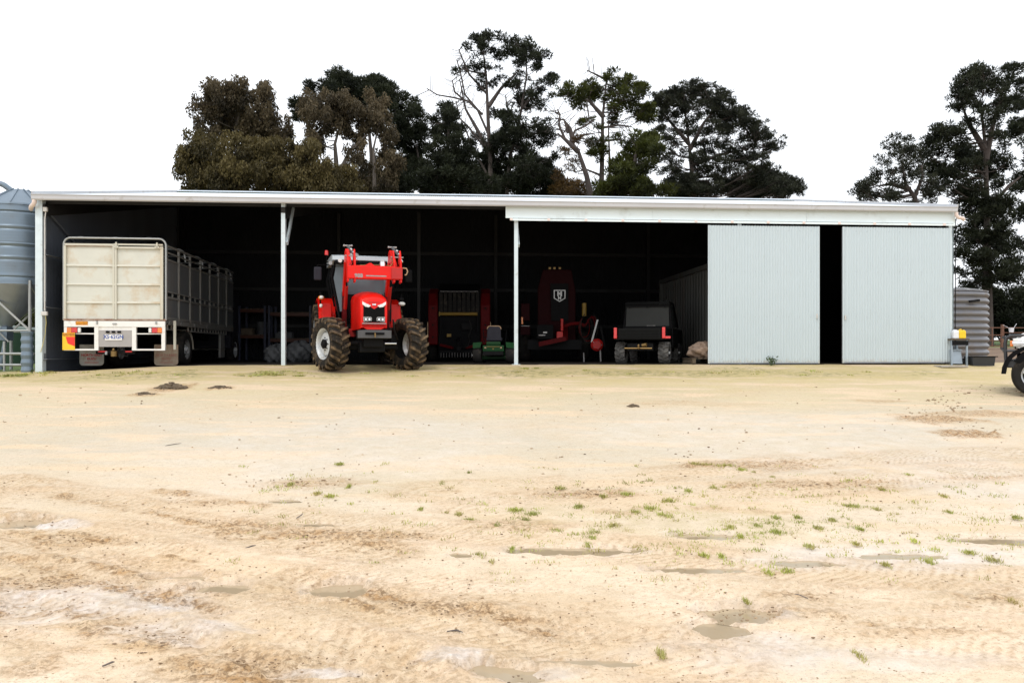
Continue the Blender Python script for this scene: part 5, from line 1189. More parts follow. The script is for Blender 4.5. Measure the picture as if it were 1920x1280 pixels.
can(1790, 'canw', 'white jerrycan on the steel bench against the shed', .17, .24, NY+.15); can(1801.5, 'cany', 'bright yellow jerrycan on the steel bench', .18, .25, NY+.12)
ls = MB().box((0, 0, .20), (.32, .015, .38), (R(-12), 0, R(4))).box((0, -.01, .39), (.33, .03, .02)).build('metal_sheet', 'sheet', None); ls.location = (nx_(1796), NY+.1, bz0+.03); ls['label'] = 'small pale blue grey sheet leaning under the bench'; ls['category'] = 'sheet'
ls = MB().prism([(-.10, 0), (.10, 0), (-.04, .52), (-.13, .52)], -.01, .01, 'y').prism([(-.10, 0), (.10, 0), (.10, .02), (-.10, .02)], -.03, .03, 'y').build('metal_sheet', 'sheet', None); ls.location = (nx_(1822), NY+.62, bz0+.01); ls['label'] = 'tapered pale sheet standing behind the bench leg'; ls['category'] = 'sheet'
tg = empty('trough', (nx_(1839), NY+.05, gh(nx_(1839), NY)), R(-3), label='low black trough on the ground between the bench and the white vehicle', category='trough')
tw_, th_ = .62, .24
for (c, d, rr) in (((0, -.2, th_/2), (tw_-.06, .02, th_), (R(8), 0, 0)), ((0, .2, th_/2), (tw_-.06, .02, th_), (R(-8), 0, 0)), ((-tw_/2+.03, 0, th_/2), (.02, .42, th_), (0, R(-8), 0)), ((tw_/2-.03, 0, th_/2), (.02, .42, th_), (0, R(8), 0)), ((0, 0, .015), (tw_-.08, .40, .03), None)):
    MB().box(c, d, rr).build('side', 'darkpl', tg)
MB().box((0, -.225, th_), (tw_+.08, .03, .025)).box((0, .225, th_), (tw_+.08, .03, .025)).box((-tw_/2-.02, 0, th_), (.03, .42, .025)).box((tw_/2+.02, 0, th_), (.03, .42, .025)).build('rim', 'blackm', tg)
o = MB().box((0, 0, .06), (.30, .25, .12)).prism([(-.22, .12), (.22, .12), (.16, .2), (-.12, .18)], -.12, .12, 'y').build('battery_box', 'darkpl', None, bevel=.008); o.location = (nx_(1812), NY-.0+.35, bz0); o['label'] = 'dark box lying on the ground beneath the bench end'; o['category'] = 'box'
sl = MB().box((0, 0, 0), (.75, .35, .05)).build('concrete_slab', 'slab', None, bevel=.01); p_ = P(1785, 682, 21.2); sl.location = (p_.x, 21.25, gh(p_.x, 21.25)+.012); sl.rotation_euler = (0, 0, YAW); sl['label'] = 'pale concrete slab on the ground at the shed corner below the bench'; sl['category'] = 'slab'

# ------------------------------------------------------------------ white four wheel drive entering from the right
VY = 15.0; vx = (1949-960)/F*VY
car = empty('four_wheel_drive', (vx+.30*math.cos(R(32)), VY+.10-.30*math.sin(R(32)), gh(vx, VY+.3)+.0), R(-32), label='white four wheel drive with black bull bar at the right edge', category='four wheel drive')
# local: -x is the nose, y 0 = near side
def cwheel(x, y, out):
    w_ = empty('wheel', (x, y, .40), R(90), car)
    r, ri, h = .40, .235, .13
    pf = [(ri, -h*.8), (ri+.04, -h), (r-.05, -h*.98), (r-.01, -h*.7), (r, 0), (r-.01, h*.7), (r-.05, h*.98), (ri+.04, h), (ri, h*.8)]
    MB().lathe(pf, 40, RX).build('tyre', 'rubber', w_, smooth=True)
    MB().lathe([(ri+.005, out*h*.9), (ri-.02, out*h*.75), (ri-.03, -out*h*.8)], 32, RX).build('rim', 'alloy', w_, smooth=True)
    MB().lathe([(.001, -out*.02), (ri-.03, -out*.02)], 24, RX).build('brake_disc', 'blackm', w_)
    for k in range(6):
        a = 2*math.pi*k/6+.3; sp = MB().bar((out*.085, .05*math.cos(a), .05*math.sin(a)), (out*.095, (ri-.015)*math.cos(a), (ri-.015)*math.sin(a)), .055, .03, (1, 0, 0)); sp.build('spoke', 'alloy', w_, bevel=.006)
    MB().tube([(out*.05, 0, 0), (out*.105, 0, 0)], .06, 12).build('hub', 'alloy', w_)
for x in (-.30, 2.55):
    cwheel(x, .0, -1 if False else -1); cwheel(x, 1.55, 1)
# body, nose at x=-.85
B_ = []
def bs(x, zb, zt, y0=-.10, y1=1.65, tb=.12): return [(x, y0+.03, zb), (x, y0, (zb+zt)/2), (x, y0+.01, zt-tb), (x, y0+.09, zt), (x, y1-.09, zt), (x, y1-.01, zt-tb), (x, y1, (zb+zt)/2), (x, y1-.03, zb)]
# bonnet and body above the wheel arches
bd = MB().loft([bs(-.62, .92, 1.10, .0, 1.55), bs(-.52, .90, 1.19, -.05, 1.60), bs(-.3, .90, 1.25), bs(.75, .90, 1.30), bs(.9, .88, 1.32)])
bd.build('bonnet', 'carw', car, smooth=True)
MB().loft([bs(.52, .42, 1.2), bs(2.32, .42, 1.2)]).build('body_side', 'carw', car, smooth=True)
MB().loft([bs(.85, 1.05, 1.34), bs(2.35, 1.05, 1.34)]).build('body_waist', 'carw', car, smooth=True); MB().loft([bs(2.3, .88, 1.25), bs(4.3, .88, 1.25)]).build('tray', 'carw', car, smooth=True)
MB().loft([bs(.9, 1.30, 1.34, 0, 1.55), bs(1.45, 1.30, 1.82, .06, 1.49), bs(2.2, 1.30, 1.84, .06, 1.49), bs(2.4, 1.30, 1.5, .04, 1.51)]).build('cabin', 'carw', car, smooth=True)
for y in (-.0, 1.55): MB().prism([(1.12, 1.33), (1.5, 1.74), (2.15, 1.76), (2.25, 1.36)], y+(.02 if y < 1 else -.05), y+(.05 if y < 1 else -.02), 'y').build('side_window', 'black', car)
MB().add([(.98, .12, 1.34), (.98, 1.43, 1.34), (1.42, 1.36, 1.80), (1.42, .19, 1.80)], [(0, 1, 2, 3)]).build('windscreen', 'glass', car)
MB().box((-.0, .78, .62), (1.2, 1.0, .4)).build('engine_bay', 'black', car); MB().box((2.0, .78, .45), (4.4, .9, .12)).build('chassis', 'blackm', car)
for s, y in ((-1, -.10), (1, 1.65)):
    for x in (-.30, 2.55):
        MB().lathe([(.48, -.06), (.56, -.06), (.56, .06), (.48, .06)], 14, Matrix.Translation((x, y-s*.02, .42)) @ Matrix.Rotation(R(90), 4, 'X'), R(0), R(180)).build('wheel_arch', 'black', car)
fl = MB().prism([(-.66, .66), (-.50, .84), (-.30, .93), (.15, .93), (.12, .86), (-.45, .72), (-.55, .62)], -.13, 1.68, 'y').build('front_guard', 'black', car)
for y in (-.02, 1.45):
    hl = empty('headlight', (0, 0, 0), 0, car)
    MB().box((-.52, y+.06, 1.02), (.30, .16, .16)).build('lens', 'lampw', hl, bevel=.03); MB().box((-.56, y+.0, 1.02), (.24, .08, .05)).build('reflector', 'chrome', hl)
    MB().box((-.69, y+.04, 1.00), (.05, .10, .11)).build('indicator', 'orange', hl, bevel=.01)
MB().box((-.60, .78, 1.0), (.08, 1.1, .2)).build('grille', 'black', car)
bb = empty('bull_bar', (0, 0, 0), 0, car)
for y in (.02, 1.52):
    MB().tube([(-.46, y, 1.15), (-.70, y, 1.15), (-.78, y, 1.11), (-.80, y, 1.0), (-.79, y, .75), (-.77, y, .56)], .030, 10).build('hoop', 'bullbar', bb, smooth=True)
    MB().tube([(-.84, y, .86), (-.52, y, .86)], .022, 8).build('strut', 'bullbar', bb)
for z in (1.12, .90): MB().tube([(-.82+(z-1.12)*.1, .02, z), (-.82+(z-1.12)*.1, 1.52, z)], .03, 10).build('cross_tube', 'bullbar', bb, smooth=True)
MB().loft([[(-.82, y, .66), (-.45, y, .74), (-.45, y, .52), (-.78, y, .54)] for y in (-.06, 1.61)]).build('bumper', 'bullbar', bb, bevel=.02)

# ------------------------------------------------------------------ gate and fence beyond
GY = 44.0
def gx(px, Y=GY): return (px-960)/F*Y
gz = gh(gx(1862), GY)
gate_ = empty('farm_gate', (gx(1842), GY, gz), 0, label='rusty brown pipe gate beyond the rainwater tank', category='gate')
gw = gx(1879)-gx(1842)
for z in (.12, .42, .72, 1.12): MB().tube([(0, 0, z), (gw, 0, z)], .028, 6).build('rail', 'rust', gate_)
for x in (0, gw/2, gw): MB().tube([(x, 0, .08), (x, 0, 1.16)], .03, 6).build('stile', 'rust', gate_)
for k, (px, h, m_, lab) in enumerate([(1841, 1.45, 'fpost', 'tall weathered grey timber post at the left end of the rusty gate'), (1880, 1.3, 'rust', 'brown post at the right end of the rusty gate'), (1950, 1.3, 'rust', 'brown fence post hidden beyond the white vehicle')]):
    x = gx(px); o = MB().tube([(x, GY+.05, gh(x, GY)-.1), (x+.02, GY+.05, gh(x, GY)+h)], [.10, .085], 8).build('fence_post', m_, None, smooth=True); o['label'] = lab; o['category'] = 'post'; o['group'] = 'posts of the back fence'
wf_ = empty('pipe_fence', (gx(1881), GY, gz), 0, label='low brown pipe fence running right from the gate', category='fence')
for z in (.12, .55, .85, 1.12): MB().tube([(0, 0, z), (5.5, 0, z)], .025, 6).build('rail', 'rust', wf_)
for x in (1.9, 3.8, 5.5): MB().tube([(x, 0, 0), (x, 0, 1.2)], .03, 6).build('stile', 'rust', wf_)
bu = empty('bucket', (gx(1892), GY-.2, gz+.98), 0, label='white bucket hanging on the fence right of the rusty gate', category='bucket')
MB().lathe([(.001, -.12), (.11, -.12), (.14, .14), (.13, .14), (.10, -.10)], 16).build('body', 'canw', bu, smooth=True); MB().tube([(-.14, 0, .13), (-.45, .02, .30)], .012, 5).tube([(.14, 0, .13), (.30, .02, .36)], .012, 5).build('cord', 'canw', bu)

# ------------------------------------------------------------------ trees
leafm = {}
def leaf_mat(name, dark, light, tr=.25):
    m = bpy.data.materials.new(name); m.use_nodes = True; nt = m.node_tree; n = nt.nodes; l = nt.links; b = n['Principled BSDF']
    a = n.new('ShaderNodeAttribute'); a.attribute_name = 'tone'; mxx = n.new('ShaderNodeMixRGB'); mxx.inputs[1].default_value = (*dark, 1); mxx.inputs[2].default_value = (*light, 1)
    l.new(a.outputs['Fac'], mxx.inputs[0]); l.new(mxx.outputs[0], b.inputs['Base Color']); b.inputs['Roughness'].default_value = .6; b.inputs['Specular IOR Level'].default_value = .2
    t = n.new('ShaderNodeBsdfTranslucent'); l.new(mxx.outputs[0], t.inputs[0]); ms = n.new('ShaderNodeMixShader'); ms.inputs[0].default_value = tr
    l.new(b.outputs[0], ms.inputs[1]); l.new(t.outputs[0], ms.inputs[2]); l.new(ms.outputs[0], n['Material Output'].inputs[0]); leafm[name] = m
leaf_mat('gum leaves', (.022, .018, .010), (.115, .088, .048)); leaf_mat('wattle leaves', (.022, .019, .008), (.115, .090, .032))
leaf_mat('pine needles', (.007, .010, .006), (.030, .036, .018)); leaf_mat('olive pine needles', (.008, .011, .004), (.062, .072, .012)); leaf_mat('grey pine needles', (.010, .013, .009), (.042, .046, .028))
leaf_mat('brown needles', (.03, .018, .008), (.11, .065, .02))
def foliage_mesh(name, C, Rb, tone, kind, dens, size):
    """C centres (n,3), Rb radii (n,3) of the twig clusters"""
    cnt = np.maximum(6, (dens*(Rb[:, 0]*Rb[:, 2]+Rb[:, 0]*Rb[:, 1])/.16).astype(int)); ids = np.repeat(np.arange(len(C)), cnt); N = len(ids)
    u = rng.normal(size=(N, 3)); u /= np.linalg.norm(u, axis=1)[:, None]; rad = rng.random(N)**.45
    pos = C[ids]+u*Rb[ids]*rad[:, None]
    if kind == 'gum':
        d = rng.normal(size=(N, 3))*.45; d[:, 2] -= .9
    else:
        d = u*1.0+rng.normal(size=(N, 3))*.45; d[:, 2] += .45
    d /= np.linalg.norm(d, axis=1)[:, None]
    s = np.cross(d, rng.normal(size=(N, 3))); s /= np.linalg.norm(s, axis=1)[:, None]
    ln = size*(.6+.8*rng.random(N))[:, None]; wd = ln*(.20 if kind == 'gum' else .15)
    v = np.empty((N, 3, 3) if kind != 'gum' else (N, 4, 3))
    if kind == 'gum':
        v[:, 0] = pos; v[:, 1] = pos+d*ln*.5+s*wd; v[:, 2] = pos+d*ln; v[:, 3] = pos+d*ln*.5-s*wd
    else:
        v[:, 0] = pos-s*wd; v[:, 1] = pos+s*wd; v[:, 2] = pos+d*ln
    k = v.shape[1]; me = bpy.data.meshes.new(name)
    fast_mesh(me, v.reshape(-1, 3), np.arange(N*k).reshape(N, k))
    tn = np.clip(tone[ids]+.22*rng.normal(size=N)*.6+.25*(rad-.6)+.12*u[:, 2], 0, 1)
    at = me.attributes.new('tone', 'FLOAT', 'POINT'); at.data.foreach_set('value', np.repeat(tn, k).astype(np.float32))
    return me, N
NLEAF = 0
def tree(name, label, cat, Y, trunks, clumps, kind='pine', leaf='pine needles', bark='bark', dens=1., size=.26, sub=.42, gaps=.0, bare=(), fill=.75, group=None, zdepth=1.0, tr=.24, extra=()):
    """trunks and clumps are measured off the photograph and set out at distance Y; every crown is a volume round its trunk"""
    global NLEAF
    def Q(px, py, dy=0): p = P(px, py, Y+dy); return p
    b0 = Q(*trunks[0][0]); zb = gh(b0.x, Y); root = empty(name, (b0.x, Y, zb), 0, label=label, category=cat)
    if group: root['group'] = group
    inv = Vector((b0.x, Y, zb)); tp = []
    w = MB()
    for tk in trunks:
        pts = [Q(*p) for p in tk]; base = pts[0].copy()
        if tk[0][1] >= 368:
            foot = Vector((base.x+(base.x-pts[1].x)*.15, Y, zb-.2)); pts = [foot]+pts
        r0 = tr*(1 if tk is trunks[0] else .7)
        n_ = len(pts); rs = [r0*(1-.82*i/(n_-1)) for i in range(n_)]
        w.tube([p-inv for p in pts], rs, 8)
        for i in range(n_-1):
            for f in np.linspace(0, 1, 8, endpoint=False): tp.append((pts[i].lerp(pts[i+1], f), rs[i]+(rs[i+1]-rs[i])*f))
    w.build('trunk', bark, root, smooth=True)
    lb = MB(); CC = []; RR = []; TT = []
    k = 1/F*Y; xm = np.mean([c[0] for c in clumps])
    allc = [(c, leaf) for c in clumps]
    for i_ in range(len(clumps)):
        for j_ in range(i_):
            p_, q_ = clumps[i_], clumps[j_]; dd2 = math.hypot(p_[0]-q_[0], p_[1]-q_[1])
            if dd2 < fill*(p_[2]+q_[2]) and rnd.random() < .62 and max(len(p_), len(q_)) <= 5 and abs(p_[1]-q_[1]) < 40: allc.append((((p_[0]+q_[0])/2+rnd.uniform(-4, 4), (p_[1]+q_[1])/2+rnd.uniform(-4, 4), (p_[2]+q_[2])*.36, (p_[3]+q_[3])*.36), leaf))
    for (c, _) in allc:
        cx, cy, rx, ry = c[0], c[1], c[2]*1.1, c[3]*1.12; op = c[4] if len(c) > 4 else 1.
        RX_, RZ_ = rx*k, ry*k; dd_ = max(RX_, RZ_)*zdepth
        off = rnd.uniform(-1, 1)*max(0, 2.2-abs(cx-xm)*k*.15)*zdepth
        cc = Q(cx, cy, off)
        # limb from the trunk to this clump
        cand = [t for t in tp if t[0].z < cc.z-.1*abs(t[0].x-cc.x)] or tp[:3]
        t0 = min(cand, key=lambda t: (t[0]-cc).length+.4*max(0, t[0].z-cc.z+.3*abs(cc.x-t[0].x)))
        a = t0[0]; mid = a.lerp(cc, .55)+Vector((rnd.uniform(-.2, .2), rnd.uniform(-.2, .2), -.10*(cc-a).length*(.5 if kind == 'gum' else 1)))
        rl_ = min(t0[1]*.5, .05, .018+.012*(cc-a).length)
        limb = [a, a.lerp(mid, .5)+Vector((0, 0, -.05)), mid, mid.lerp(cc, .6)+Vector((0, 0, .05)), cc]
        lb.tube([p-inv for p in limb], [rl_, rl_*.8, rl_*.6, rl_*.4, rl_*.2], 5, caps=False)
        nsub = max(3, int(rx*ry*k*k*4.2/(sub*sub)*.50*op*(1.0 if kind == 'gum' else 1)))
        for i in range(nsub):
            a_ = rnd.uniform(0, 2*math.pi); ph = rnd.uniform(-1, 1); rr = rnd.random()**.42
            q = Vector((math.cos(a_)*math.sqrt(1-ph*ph)*RX_*rr, math.sin(a_)*math.sqrt(1-ph*ph)*dd_*rr, ph*RZ_*rr))
            p = cc+q; CC.append(p-inv)
            s_2 = sub*rnd.uniform(.6, 1.15)
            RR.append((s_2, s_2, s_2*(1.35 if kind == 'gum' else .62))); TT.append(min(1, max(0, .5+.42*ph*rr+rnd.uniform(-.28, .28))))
            if i % 2 == 0 or kind != 'gum':
                b_ = limb[2].lerp(limb[4], rnd.random())
                lb.tube([b_-inv, b_.lerp(p, .5)-inv+Vector((0, 0, -.05)), p-inv], [.016, .011, .006], 4, caps=False)
    for pl_ in bare:
        pts = [Q(*p) for p in pl_]; n_ = len(pts)
        lb.tube([p-inv for p in pts], [.09*(1-.6*i/(n_-1)) for i in range(n_)], 5, caps=False)
        for i in range(n_*4):
            j = rnd.randrange(1, n_); p = pts[j-1].lerp(pts[j], rnd.random()); dv = (pts[j]-pts[j-1]).normalized(); sdv = Vector((-dv.z, rnd.uniform(-.6, .6), dv.x))*rnd.choice((-1, 1))
            e = p+(dv*.6+sdv)*rnd.uniform(.3, 1.1); f = e+(dv*.4+sdv*.3+Vector((0, 0, .25)))*rnd.uniform(.15, .35)
            lb.tube([p-inv, e-inv, f-inv], [.022, .014, .006], 4, caps=False)
    lb.build('branches', bark, root)
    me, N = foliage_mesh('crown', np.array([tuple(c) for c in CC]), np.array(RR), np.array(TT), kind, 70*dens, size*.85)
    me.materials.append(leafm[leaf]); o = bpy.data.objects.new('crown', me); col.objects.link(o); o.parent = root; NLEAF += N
    for (lf, cl) in extra: pass
    return root
G1 = 'trees standing behind the shed'
tree('gum_tree', 'brownish gum tree with drooping leaves at the far left of the row', 'tree', 50, [[(440,372),(432,300),(440,240),(455,190)],[(440,372),(470,290),(495,210)]],
     [(400,182,34,24),(430,172,25,15),(462,178,42,24),(500,188,24,30),(386,215,26,28),(440,215,45,26),(490,222,34,26),(525,240,22,26),(452,245,26,20),(372,236,10,12),(515,268,18,24),(540,245,9,14),(480,250,20,20),(415,245,14,14),(495,160,8,9),(400,160,10,8),(400,262,26,16)], 'gum', 'gum leaves', 'gumbark', size=.22, sub=.38, dens=1.25, group=G1)
tree('wattle_tree', 'broad low olive brown tree directly above the left of the roof', 'tree', 43, [[(430,372),(420,330),(400,300)],[(540,372),(540,330),(530,300)],[(620,372),(615,345)]],
     [(372,282,32,34),(352,330,20,40),(395,320,42,44),(442,285,36,30),(440,340,60,30),(490,305,40,38),(540,290,38,30),(530,335,60,34),(590,315,42,38),(600,350,60,22),(648,340,28,26),(672,356,14,10),(345,296,10,14),(570,275,20,20),(505,275,26,16),(380,260,24,14)], 'gum', 'wattle leaves', 'gumbark', size=.21, sub=.44, dens=1.6, fill=1.0)
tree('pine_tree', 'wide dark domed pine standing behind the centre left gum', 'tree', 60, [[(700,372),(696,290),(690,220),(670,170)],[(790,372),(785,300),(775,240)]],
     [(572,190,24,14),(592,168,34,16),(640,152,38,16),(655,160,46,20),(705,160,34,18),(735,180,36,26),(762,205,30,24),(785,225,20,20),(560,205,12,8),(690,190,50,24),(640,190,46,22),(795,250,16,22),(745,230,34,28),(765,265,30,26),(755,300,40,26),(780,330,40,34),(740,345,44,26),(556,222,7,5),(650,142,12,8),(700,150,14,8),(820,340,34,30),(790,290,26,24)], 'pine', 'pine needles', size=.30, sub=.50, dens=1.25, group=G1)
tree('gum_tree', 'tall gum with olive brown crown and pale forked trunk in front of the dark dome', 'tree', 48, [[(634,372),(630,300),(628,270),(640,225)],[(702,372),(702,310),(700,280),(712,225)],[(634,330),(655,285),(690,250)]],
     [(590,198,28,24),(612,186,24,16),(645,200,40,24),(600,222,34,20),(575,205,14,14),(655,228,40,22),(600,250,18,18),(705,198,28,22),(720,222,26,26),(690,225,24,22),(590,270,24,16),(738,250,14,22),(665,258,22,26),(672,290,20,28),(727,285,22,30),(690,330,22,34),(720,340,24,26),(655,330,16,24),(578,262,18,14,.6),(745,300,14,26)], 'gum', 'gum leaves', 'gumbark', size=.22, sub=.38, dens=1.2, group=G1)
tree('pine_tree', 'tallest pine with open crown and bare dead branches on its left side', 'tree', 56, [[(921,372),(919,300),(915,220),(912,150),(906,95)],[(950,372),(955,300),(975,220),(988,140),(985,100)],[(919,290),(893,240),(873,205),(862,150)],[(916,200),(940,165),(975,130)]],
     [(890,72,14,10),(908,66,22,9),(935,72,22,8),(965,76,18,8),(985,84,24,12),(1000,98,16,14),(880,88,9,10),(900,84,16,9),(960,95,20,9),(920,95,14,8),(890,105,12,8),(940,105,20,8),(980,108,16,10),(905,120,11,8),(968,122,10,8),(1005,112,12,8),(1024,100,8,7),(925,128,12,7),(900,150,9,7),(915,155,10,8),(978,150,15,12),(968,162,12,8),(1030,142,10,7),(1015,152,10,6),(1036,153,8,6),(1002,128,7,4),(1015,125,7,5),(855,134,9,5),(1012,162,9,6),(905,168,9,7),(935,145,8,7),(950,158,6,5),(875,130,7,5,.6),(890,125,7,6),
      (990,178,20,8),(1008,185,16,10),(975,195,18,10),(1000,200,20,14),(960,215,20,14),(930,212,10,8),(1020,232,18,12),(945,230,22,18),(975,240,26,18),(1005,250,26,22),(950,262,30,22),(985,280,34,26),(1030,262,16,14),(930,300,40,30),(990,320,40,30),(960,350,44,22),(900,340,34,26),(1040,290,14,20,.6),(930,262,24,14),(890,260,20,12),(900,290,24,14)],
     'pine', 'pine needles', size=.26, sub=.31, dens=1.2, bare=[[(919,290),(880,240),(862,222),(855,190)],[(915,250),(895,205),(872,178),(862,130),(856,112)],[(905,215),(878,190),(850,183),(820,178),(800,166)],[(873,190),(852,172),(848,150)],[(912,175),(880,140),(866,108),(860,92)],[(915,330),(885,275),(872,240),(858,230)],[(912,140),(888,135),(860,128)],[(975,240),(950,200),(948,178)],[(975,210),(990,190),(1020,165)]], group=G1, zdepth=.8)
tree('pine_tree', 'dense dark pine with spiky top just left of the tallest pine', 'tree', 50, [[(838,372),(840,300),(842,200)]],
     [(842,196,12,14),(850,210,18,12),(830,214,14,10),(820,232,22,14),(850,232,24,16),(835,255,34,18),(865,262,22,20),(825,285,34,22),(862,300,36,26),(820,325,40,30),(870,340,40,28),(835,355,40,18),(905,352,30,22),(800,350,30,22),(880,285,14,14)], 'pine', 'pine needles', size=.28, sub=.38, dens=1.35, group=G1)
tree('pine_tree', 'pine with flat tufted top and two bare stems right of the tallest pine', 'tree', 52, [[(1127,372),(1129,300),(1130,220),(1137,150)],[(1143,372),(1143,300),(1140,220)],[(1132,220),(1105,190),(1070,180)]],
     [(1150,136,13,9),(1165,150,15,9),(1180,155,18,9),(1208,160,11,8),(1198,172,12,9),(1108,156,15,8),(1125,168,24,9),(1090,168,14,7),(1062,168,18,8),(1050,178,15,9),(1080,182,18,10),(1150,168,22,10),(1180,178,22,10),(1115,185,14,8),(1085,200,13,9),(1160,190,18,8),(1185,200,14,8),(1198,212,20,10),(1225,210,14,7),(1212,200,10,6),(1150,205,20,6),(1105,228,8,6),(1085,230,8,3),(1122,238,9,12),(1118,265,15,11),(1105,272,10,6),(1125,292,13,16),(1112,288,7,6),(1150,232,8,8),(1210,225,14,8)],
     'pine', 'olive pine needles', size=.26, sub=.31, dens=1.5, fill=1.1, bare=[[(1129,240),(1160,235),(1185,238)],[(1130,265),(1160,262),(1180,268)],[(1137,150),(1118,140),(1100,132)],[(1130,330),(1100,318),(1080,322)]], group=G1, zdepth=.8)
tree('dead_tree', 'leaning pine trunk with bare forked branches between the two tall pines', 'tree', 48, [[(1108,372),(1100,330),(1085,285),(1070,262)],[(1085,285),(1060,262),(1045,250)],[(1075,265),(1068,240),(1055,222)]],
     [(1075,300,16,10,.5),(1060,318,18,10,.5),(1070,345,26,10,.6),(1045,330,16,14,.5),(1058,282,12,8,.5),(1052,358,24,10),(1088,262,8,4,.5)], 'pine', 'brown needles', size=.22, sub=.34, bare=[[(1070,265),(1078,245),(1100,235),(1112,225)],[(1060,262),(1048,235),(1050,215),(1045,205)],[(1075,268),(1090,255),(1115,250)],[(1065,250),(1058,225),(1040,222)]], group=G1, tr=.26)
tree('pine_tree', 'bright olive bushy pine low over the roof behind the steel post', 'tree', 44, [[(1185,372),(1188,320),(1195,270)],[(1225,372),(1215,330)]],
     [(1178,258,20,13),(1200,255,24,12),(1222,270,22,16),(1235,282,12,12),(1195,280,30,16),(1180,300,26,18),(1210,295,24,14),(1170,325,26,14),(1195,325,24,16),(1160,352,34,14),(1205,350,40,16),(1240,358,34,10),(1140,362,26,8),(1186,338,24,12),(1160,310,14,10)], 'pine', 'olive pine needles', size=.26, sub=.42, dens=1.45, group=G1)
tree('pine_tree', 'spreading round crowned pine with visible limbs right of centre', 'tree', 56, [[(1302,372),(1296,310),(1292,270),(1284,210)],[(1294,280),(1320,230),(1345,200)],[(1292,270),(1262,235),(1240,210)],[(1298,310),(1350,290),(1400,280)]],
     [(1240,182,20,7),(1228,190,14,7),(1255,170,18,8),(1278,162,16,8),(1300,158,18,9),(1322,160,16,9),(1345,170,20,9),(1362,180,16,9),(1270,180,24,8),(1300,178,26,9),(1335,186,26,10),(1290,192,22,6,.6),(1395,205,18,9),(1365,205,26,12),(1405,222,22,10),(1375,225,30,11),(1420,235,20,10),(1430,250,22,10),(1400,248,28,9),(1350,222,24,6,.6),(1250,205,16,4,.5),(1240,222,18,5,.5),(1270,228,14,5,.5),(1320,215,18,5,.5),(1250,196,20,7),(1275,205,20,7,.6),(1305,208,22,7,.6),(1335,232,18,7,.6),(1285,245,18,6,.5),(1258,262,18,6,.5),(1312,265,18,6,.5),(1345,272,20,7,.6),(1285,285,16,6,.5),(1248,278,16,6,.5),(1240,300,16,6,.5),(1310,300,22,8),(1275,325,22,8),(1300,345,26,10),(1360,240,20,7),
      (1455,265,18,7),(1435,272,24,8),(1462,278,14,7),(1410,275,26,7),(1375,262,24,6,.7),(1340,250,22,5,.6),(1300,245,16,4,.5),(1250,250,20,5,.5),(1235,240,14,5,.5),(1430,300,26,10),(1400,295,26,9),(1370,290,30,7,.7),(1335,280,26,6,.6),(1330,300,26,8,.7),(1440,318,16,9),(1410,322,26,10),(1370,318,26,9),(1340,325,24,9),(1300,330,20,8,.7),(1260,300,18,5,.5),(1255,320,22,8,.7),
      (1480,335,18,7),(1495,345,12,7),(1460,345,26,10),(1500,358,12,8),(1478,362,26,9),(1430,350,30,12),(1395,350,30,14),(1360,355,30,14),(1320,355,30,14),(1280,350,26,12),(1250,355,22,10)],
     'pine', 'grey pine needles', size=.24, sub=.27, dens=1.35, fill=1.15, group=G1, zdepth=.8)
tree('pine_tree', 'small spreading pine left of the big pine at the right edge', 'tree', 47, [[(1728,420),(1715,370),(1698,345),(1690,300)],[(1715,370),(1730,330),(1728,310)],[(1706,355),(1670,345),(1640,350)]],
     [(1680,262,20,6),(1700,268,22,8),(1668,272,18,7),(1690,285,30,9),(1655,300,18,8),(1720,290,20,8),(1680,308,30,9),(1650,322,22,8),(1720,318,24,9),(1690,332,30,9),(1640,338,20,8),(1612,352,16,6),(1625,345,14,7),(1645,360,24,7),(1610,362,14,4),(1680,352,22,7,.6),(1740,340,22,10),(1745,362,22,9),(1665,372,26,6),(1700,376,30,6),(1625,370,18,4),(1730,378,24,6)], 'pine', 'grey pine needles', size=.22, sub=.31, dens=1.25, zdepth=.8)
R2c = [(1830,130,30,7),(1858,128,28,9),(1800,158,18,7),(1815,148,20,8),(1845,148,30,9),(1875,150,24,9),(1790,178,18,7),(1820,172,26,8),(1855,170,24,7,.7),(1885,175,22,8),(1800,195,20,6,.7),(1890,200,18,7,.7),(1780,235,24,7),(1755,250,20,8),(1790,252,28,8),(1740,265,22,7),(1815,240,20,7,.7),(1765,275,30,9),(1800,280,30,9),(1735,290,26,8),(1770,300,34,9),(1815,300,26,9),(1860,258,20,8),(1880,270,18,8),(1855,300,34,12),(1885,310,22,10),(1790,320,40,10),(1750,322,26,9),(1840,325,28,10),(1770,345,34,10),(1815,348,32,10),(1740,358,24,9),(1880,345,26,10),(1790,372,34,9),(1830,375,30,12),(1870,378,34,12),(1805,400,20,12),(1830,415,26,14),(1870,410,34,14),(1800,440,20,16),(1825,455,22,12),(1875,440,34,16),(1800,470,18,12),(1850,480,34,14),(1890,470,26,16),(1795,510,16,8),(1820,500,22,10),(1860,515,44,16),(1895,520,30,18),(1818,192,20,8,.7),(1850,195,22,8,.7),(1872,215,20,9,.7),(1828,215,18,8,.6),(1850,232,20,8,.7),(1880,245,18,8),(1830,290,26,9),(1862,325,26,10),(1835,355,24,10),(1890,385,22,14),(1850,395,28,12),(1835,430,22,14),(1855,450,30,14),(1820,475,24,14),(1885,500,30,16),(1830,530,34,16)]
tree('pine_tree', 'big layered pine with tall straight trunk at the right edge', 'tree', 50, [[(1854,600),(1852,480),(1850,360),(1846,260),(1838,190)],[(1848,300),(1865,220),(1880,170)],[(1850,400),(1890,350),(1915,330)],[(1846,280),(1815,230),(1805,200)]], R2c, 'pine', 'pine needles', size=.25, sub=.36, dens=1.25, zdepth=.8, tr=.30)
